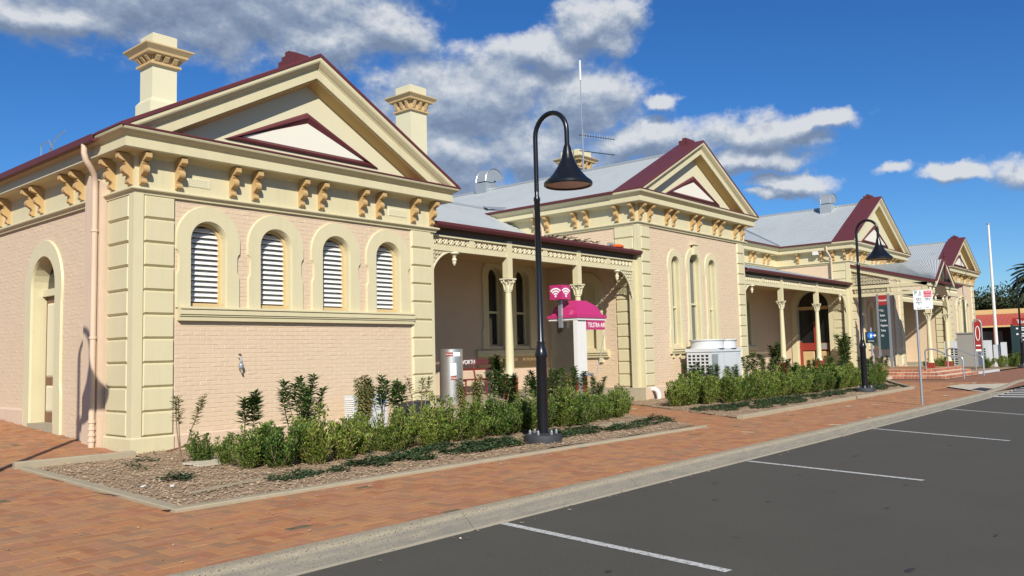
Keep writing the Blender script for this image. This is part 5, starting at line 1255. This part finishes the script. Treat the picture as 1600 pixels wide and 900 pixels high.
ORD = 'first second third fourth fifth sixth seventh eighth ninth tenth eleventh twelfth thirteenth fourteenth fifteenth sixteenth seventeenth eighteenth nineteenth twentieth twenty-first twenty-second twenty-third twenty-fourth twenty-fifth twenty-sixth'.split()
pos_w = lambda x: ('left of the large air conditioner' if x < 17.2 else 'before the large air conditioner' if x < 20.4 else 'below the second pavilion right quoin' if x < 23 else 'before the second lamp' if x < 25.5 else 'before the second veranda columns' if x < 28 else 'before the arched entry door')
for i, (x, y, s) in enumerate(spots):
    plant(box_f[rnd.randrange(4)], x, y, 0, s*.95, '%s low green shrub from the brick path, %s row of the second bed' % (ORD[i if i < 26 else i-26], 'front' if i < 26 else 'rear'), G3)
G4 = 'taller dark plants of the second garden bed'
for i, (k, x, y, s) in enumerate([(1, 17.4, -1.7, .95), (5, 18.6, -1.75, .95), (5, 20.2, -1.9, .9), (1, 21.8, -1.6, 1.15), (5, 22.6, -1.7, 1.1), (5, 23.8, -1.8, 1.05), (4, 25.0, -1.9, 1.05), (5, 26.5, -2.0, .95), (5, 28.0, -2.0, 1.0), (5, 29.6, -2.0, 1.05), (4, 30.8, -2.1, .95), (5, 32.0, -2.2, 1.0), (5, 33.3, -2.3, .9), (1, 34.4, -2.4, .9)]):
    plant(spr_v[k], x, y, 0, s, '%s taller dark plant from the brick path, behind the second bed shrubs' % ORD[i], G4, 'leafy_plant', 'plant')
# potted climbers on the verandas
for (x, y, z, s, lb) in ((29.9, 1.0, .42, 1.5, 'dark climbing plant between the second veranda columns'), (36.6, .1, .42, 1.9, 'tall leafy plant at the right end of the second veranda'), (12.3, 2.2, .42, 1.2, 'leafy plant in shade behind the near lamp on the first veranda')):
    plant(spr_v[4], x, y, z, s, lb, None, 'tall_plant', 'plant')
for i, (x, y, s) in enumerate([(44.5, -1.8, .95), (46, -2.4, 1.0), (47.5, -1.6, 1.0), (49.2, -1.2, .9), (52, -3.2, .95), (53, -3.9, .9), (54, -2.8, .9), (55.4, -4.4, 1.0), (56.5, -3.9, 1.0), (58, -4.3, 1.1), (59.5, -4.0, 1.2), (61.5, -4.4, 1.2), (63.5, -4.2, 1.3), (62, -6, 1.2), (66, -5, 1.4), (43.6, -2.9, .8), (54.2, -4.3, 1.0), (57.2, -4.4, 1.1), (58.8, -3.4, 1.2), (60.4, -3.4, 1.2), (62.4, -3.0, 1.3), (64.5, -3.4, 1.4), (66.5, -3.8, 1.5), (56.9, -3.2, 1.0)]):
    plant(box_f[i % 4], x, y, .04, s, '%s low shrub beyond the entrance porch, counting away from the steps' % ORD[i], 'far garden shrubs')
# creeping ground cover
mb = MB()
def cover(cx, cy, rx, ry, n, h=.10):
    for _ in range(n):
        a = rnd.uniform(0, 2*PI); r_ = math.sqrt(rnd.random()); x = cx+rx*r_*math.cos(a); y = cy+ry*r_*math.sin(a)
        if noise.noise(Vector((x*2.2, y*2.6, 5))) < -.02 or not (inbed1(x, y) or inbed2(x, y)): continue
        z = rnd.uniform(.02, h*(1.1-r_*.7))*(1+noise.noise(Vector((x*4, y*4, 9)))); aa = rnd.uniform(0, 2*PI)
        leaf(mb, Vector((x, y, z)), Vector((math.cos(aa), math.sin(aa), rnd.uniform(0, .6))), rnd.uniform(.04, .085), .028)
for (cx, cy, rx, ry, n_) in [(-.2, -5.1, .35, .22, 500), (1.1, -5.05, .8, .2, 1500), (2.4, -4.85, .9, .36, 3000), (3.4, -4.75, 1.0, .42, 4200), (4.2, -4.85, .8, .34, 2800), (5.9, -4.8, .7, .32, 2200), (6.9, -4.85, .8, .33, 2400), (8.0, -5.1, .6, .25, 1100), (9.6, -4.9, .9, .35, 1800), (-1.1, -2.2, .28, .2, 160), (-.6, -1.5, .3, .2, 160), (-1.2, -3.9, .3, .16, 300),
                         (13.8, -4.3, 1.1, .5, 2400), (15.3, -4.6, 1.3, .6, 3600), (17.0, -4.5, 1.3, .6, 3400), (19.0, -4.4, 1.5, .5, 3200), (21.0, -4.6, 1.2, .3, 1800), (23.0, -4.3, 1.2, .3, 1500), (25.0, -4.7, 1.2, .4, 1800), (27.3, -4.3, 1.2, .5, 1800)]:
    cover(cx, cy, rx*1.05, ry*1.35, int(n_*1.5), .12)
mb.build('ground_cover', m_cover, None, fix=False, kind='stuff')
mb = MB()
for _ in range(420):
    x = rnd.uniform(-6, 26); y = rnd.choice((rnd.uniform(-8.6, -6.4), rnd.gauss(-6.5, .12), rnd.gauss(-9.1, .08)))
    if inbed1(x, y) or inbed2(x, y): continue
    chip(mb, x, y, (.014 if y > -8.65 else -.112), rnd.uniform(.008, .022), rnd.uniform(.004, .010))
mb.build('leaf_litter', m_chip, None, fix=False, kind='stuff')
# odd things in the near bed
t = thing('pit_lid', 'pale concrete pit lid lying at the foot of the first shrubs', 'lid', (.12, -2.72, .02), R(8))
for k, (dy, z) in enumerate(((0, 0), (.26, .015))):
    mb = MB(); mb.box((-.42, dy-.11, z), (.42, dy+.11, z+.025), None, .0); mb.build('slab', m_pad, t)
t = thing('timber_offcut', 'thin grey timber stake lying on the mulch near the bed corner', 'timber', (-1.35, -5.2, .045), R(14))
mb = MB(); mb.box((-.45, -.02, 0), (.75, .022, .02)); mb.build('stake', m_conc2, t)
t = thing('flat_stone', 'flat grey concrete piece in the mulch right of the near lamp', 'stone', (8.3, -4.65, .03), R(-5))
mb = MB(); mb.box((-.35, -.18, 0), (.35, .18, .04)); mb.build('slab', m_conc2, t)
t = thing('fallen_branch', 'small dead root twig lying against the plinth by the left quoin', 'twig', (.8, -.28, .03))
mb = MB(); mb.tube([(-.35, 0, 0), (-.1, .03, .03), (.15, .0, .10), (.42, .05, .12)], .018, 5); mb.tube([(-.1, .03, .03), (.1, .1, .05), (.3, .1, .02)], .012, 5); mb.tube([(.15, 0, .1), (.25, .02, .2), (.45, .03, .22)], .009, 5); mb.build('twig', mat('dead_wood', (.18, .09, .05), .9, .2), t)
for (x, y, rz, lb) in ((-2.0, -4.2, .4, 'crumpled white paper scrap by the left bed edging'), (-1.8, -4.5, 1.2, 'smaller white paper scrap beside the left bed edging')):
    t = thing('paper_scrap', lb, 'litter', (x+.2, y, .04), rz); mb = MB(); mb.add([(-.06, -.02, 0), (.0, -.03, .02), (.07, -.012, .006), (.06, .02, .0), (0, .012, .02), (-.06, .025, .006)], [(0, 1, 4, 5), (1, 2, 3, 4)]); mb.build('paper', m_wplas, t, fix=False)

# ------------------------------------------------------------------ trees
def tree(label, x, y, h, rad, n, seed, group=None, fs=.35):
    global rnd
    sv = rnd; rnd = random.Random(seed); t = thing('broadleaf_tree', label, 'tree', (x, y, -.1), 0, group)
    mb = MB(); mb.tube([(0, 0, 0), (.2, .1, h*.35), (.0, .2, h*.6)], .3, 8, rs=[.4, .28, .15]); cl = []
    for k in range(26):
        a = rnd.uniform(0, 2*PI); r_ = rad*math.sqrt(rnd.random())*.8; z = h*rnd.uniform(.45, .88)*(1-.15*r_/rad); c = Vector((r_*math.cos(a), r_*math.sin(a), z)); cl.append((c, rad*rnd.uniform(.22, .42)))
        mb.tube([(.1, .1, h*.35), c*.6+Vector((0, 0, h*.2)), c], .06, 4, rs=[.12, .07, .02])
    mb.build('trunk', m_bark, t); mb = MB()
    for _ in range(n):
        c, r_ = cl[rnd.randrange(len(cl))]; v = Vector((rnd.gauss(0, 1), rnd.gauss(0, 1), rnd.gauss(0, .8))).normalized()*r_*rnd.uniform(.6, 1.08)
        leaf(mb, c+v, v+Vector((rnd.uniform(-r_, r_), rnd.uniform(-r_, r_), rnd.uniform(-.3, .6))), fs*rnd.uniform(.6, 1.4), fs*.55)
    mb.build('crown', m_tree, t, fix=False); rnd = sv; return t
GT = 'trees behind the distant shop'
for i, (x, y, h, r_, lb) in enumerate([(112, 13, 8.3, 4.5, 'dark tree just right of the last gable'), (110, 9, 9.3, 4.5, 'tallest dark tree left of the flagpole'), (114, 5.5, 8.8, 5, 'broad dark tree right of the flagpole'), (112, 1, 7.2, 4.5, 'lower dark tree left of the palm'), (116, -4, 7.0, 5, 'dark tree behind the palm'), (120, 20, 8, 6, 'tree behind the last gable'), (118, -12, 7, 6, 'tree right of the palm')]):
    tree(lb, x, y, h, r_, 6500, 60+i, GT, .42)
tree('tree top showing between the first gable and the first roof cowl', 29, 30.5, 14.6, 3.2, 3200, 90, None, .3)
# palm
t = thing('date_palm', 'date palm with drooping fronds at the right edge', 'palm', (101, .7, .6)); t.scale = (1.15, 1.15, 1.15)
mb = MB(); mb.lathe([(.5, -1.5), (.42, 2), (.38, 6), (.45, 7.2), (.2, 7.9)], 12); mb.build('trunk', m_bark, t)
for k in range(52):
    a = k*2.4; e = 1.0-1.7*(k/52); L = rnd.uniform(2.5, 3.2); mb = MB(); pts = []
    for i in range(9):
        s = i/8; pts.append(Vector((math.cos(a)*L*(s*math.cos(e*(1-s*.6))*.95), math.sin(a)*L*(s*math.cos(e*(1-s*.6))*.95), 7.6+L*(s*math.sin(e)-.62*s*s))))
    mb.tube(pts, .04, 4, rs=[.05-.005*i for i in range(9)])
    for i in range(70):
        s = .10+.90*i/70; j = min(7, int(s*8)); f = s*8-j; p = pts[j].lerp(pts[j+1], f); tg = (pts[j+1]-pts[j]).normalized(); sd = tg.cross(Vector((0, 0, 1))).normalized()
        for sgn in (-1, 1):
            d = (sd*sgn+tg*.7+Vector((0, 0, -.25))).normalized(); l_ = .55*math.sin(PI*min(.97, s+.03))**.5+.08
            q = p+d*l_; mb.add([p-tg*.06, p+tg*.06, q], [(0, 1, 2)])
    mb.build('frond', m_tree, t, fix=False)
print('objects', len(bpy.data.objects))
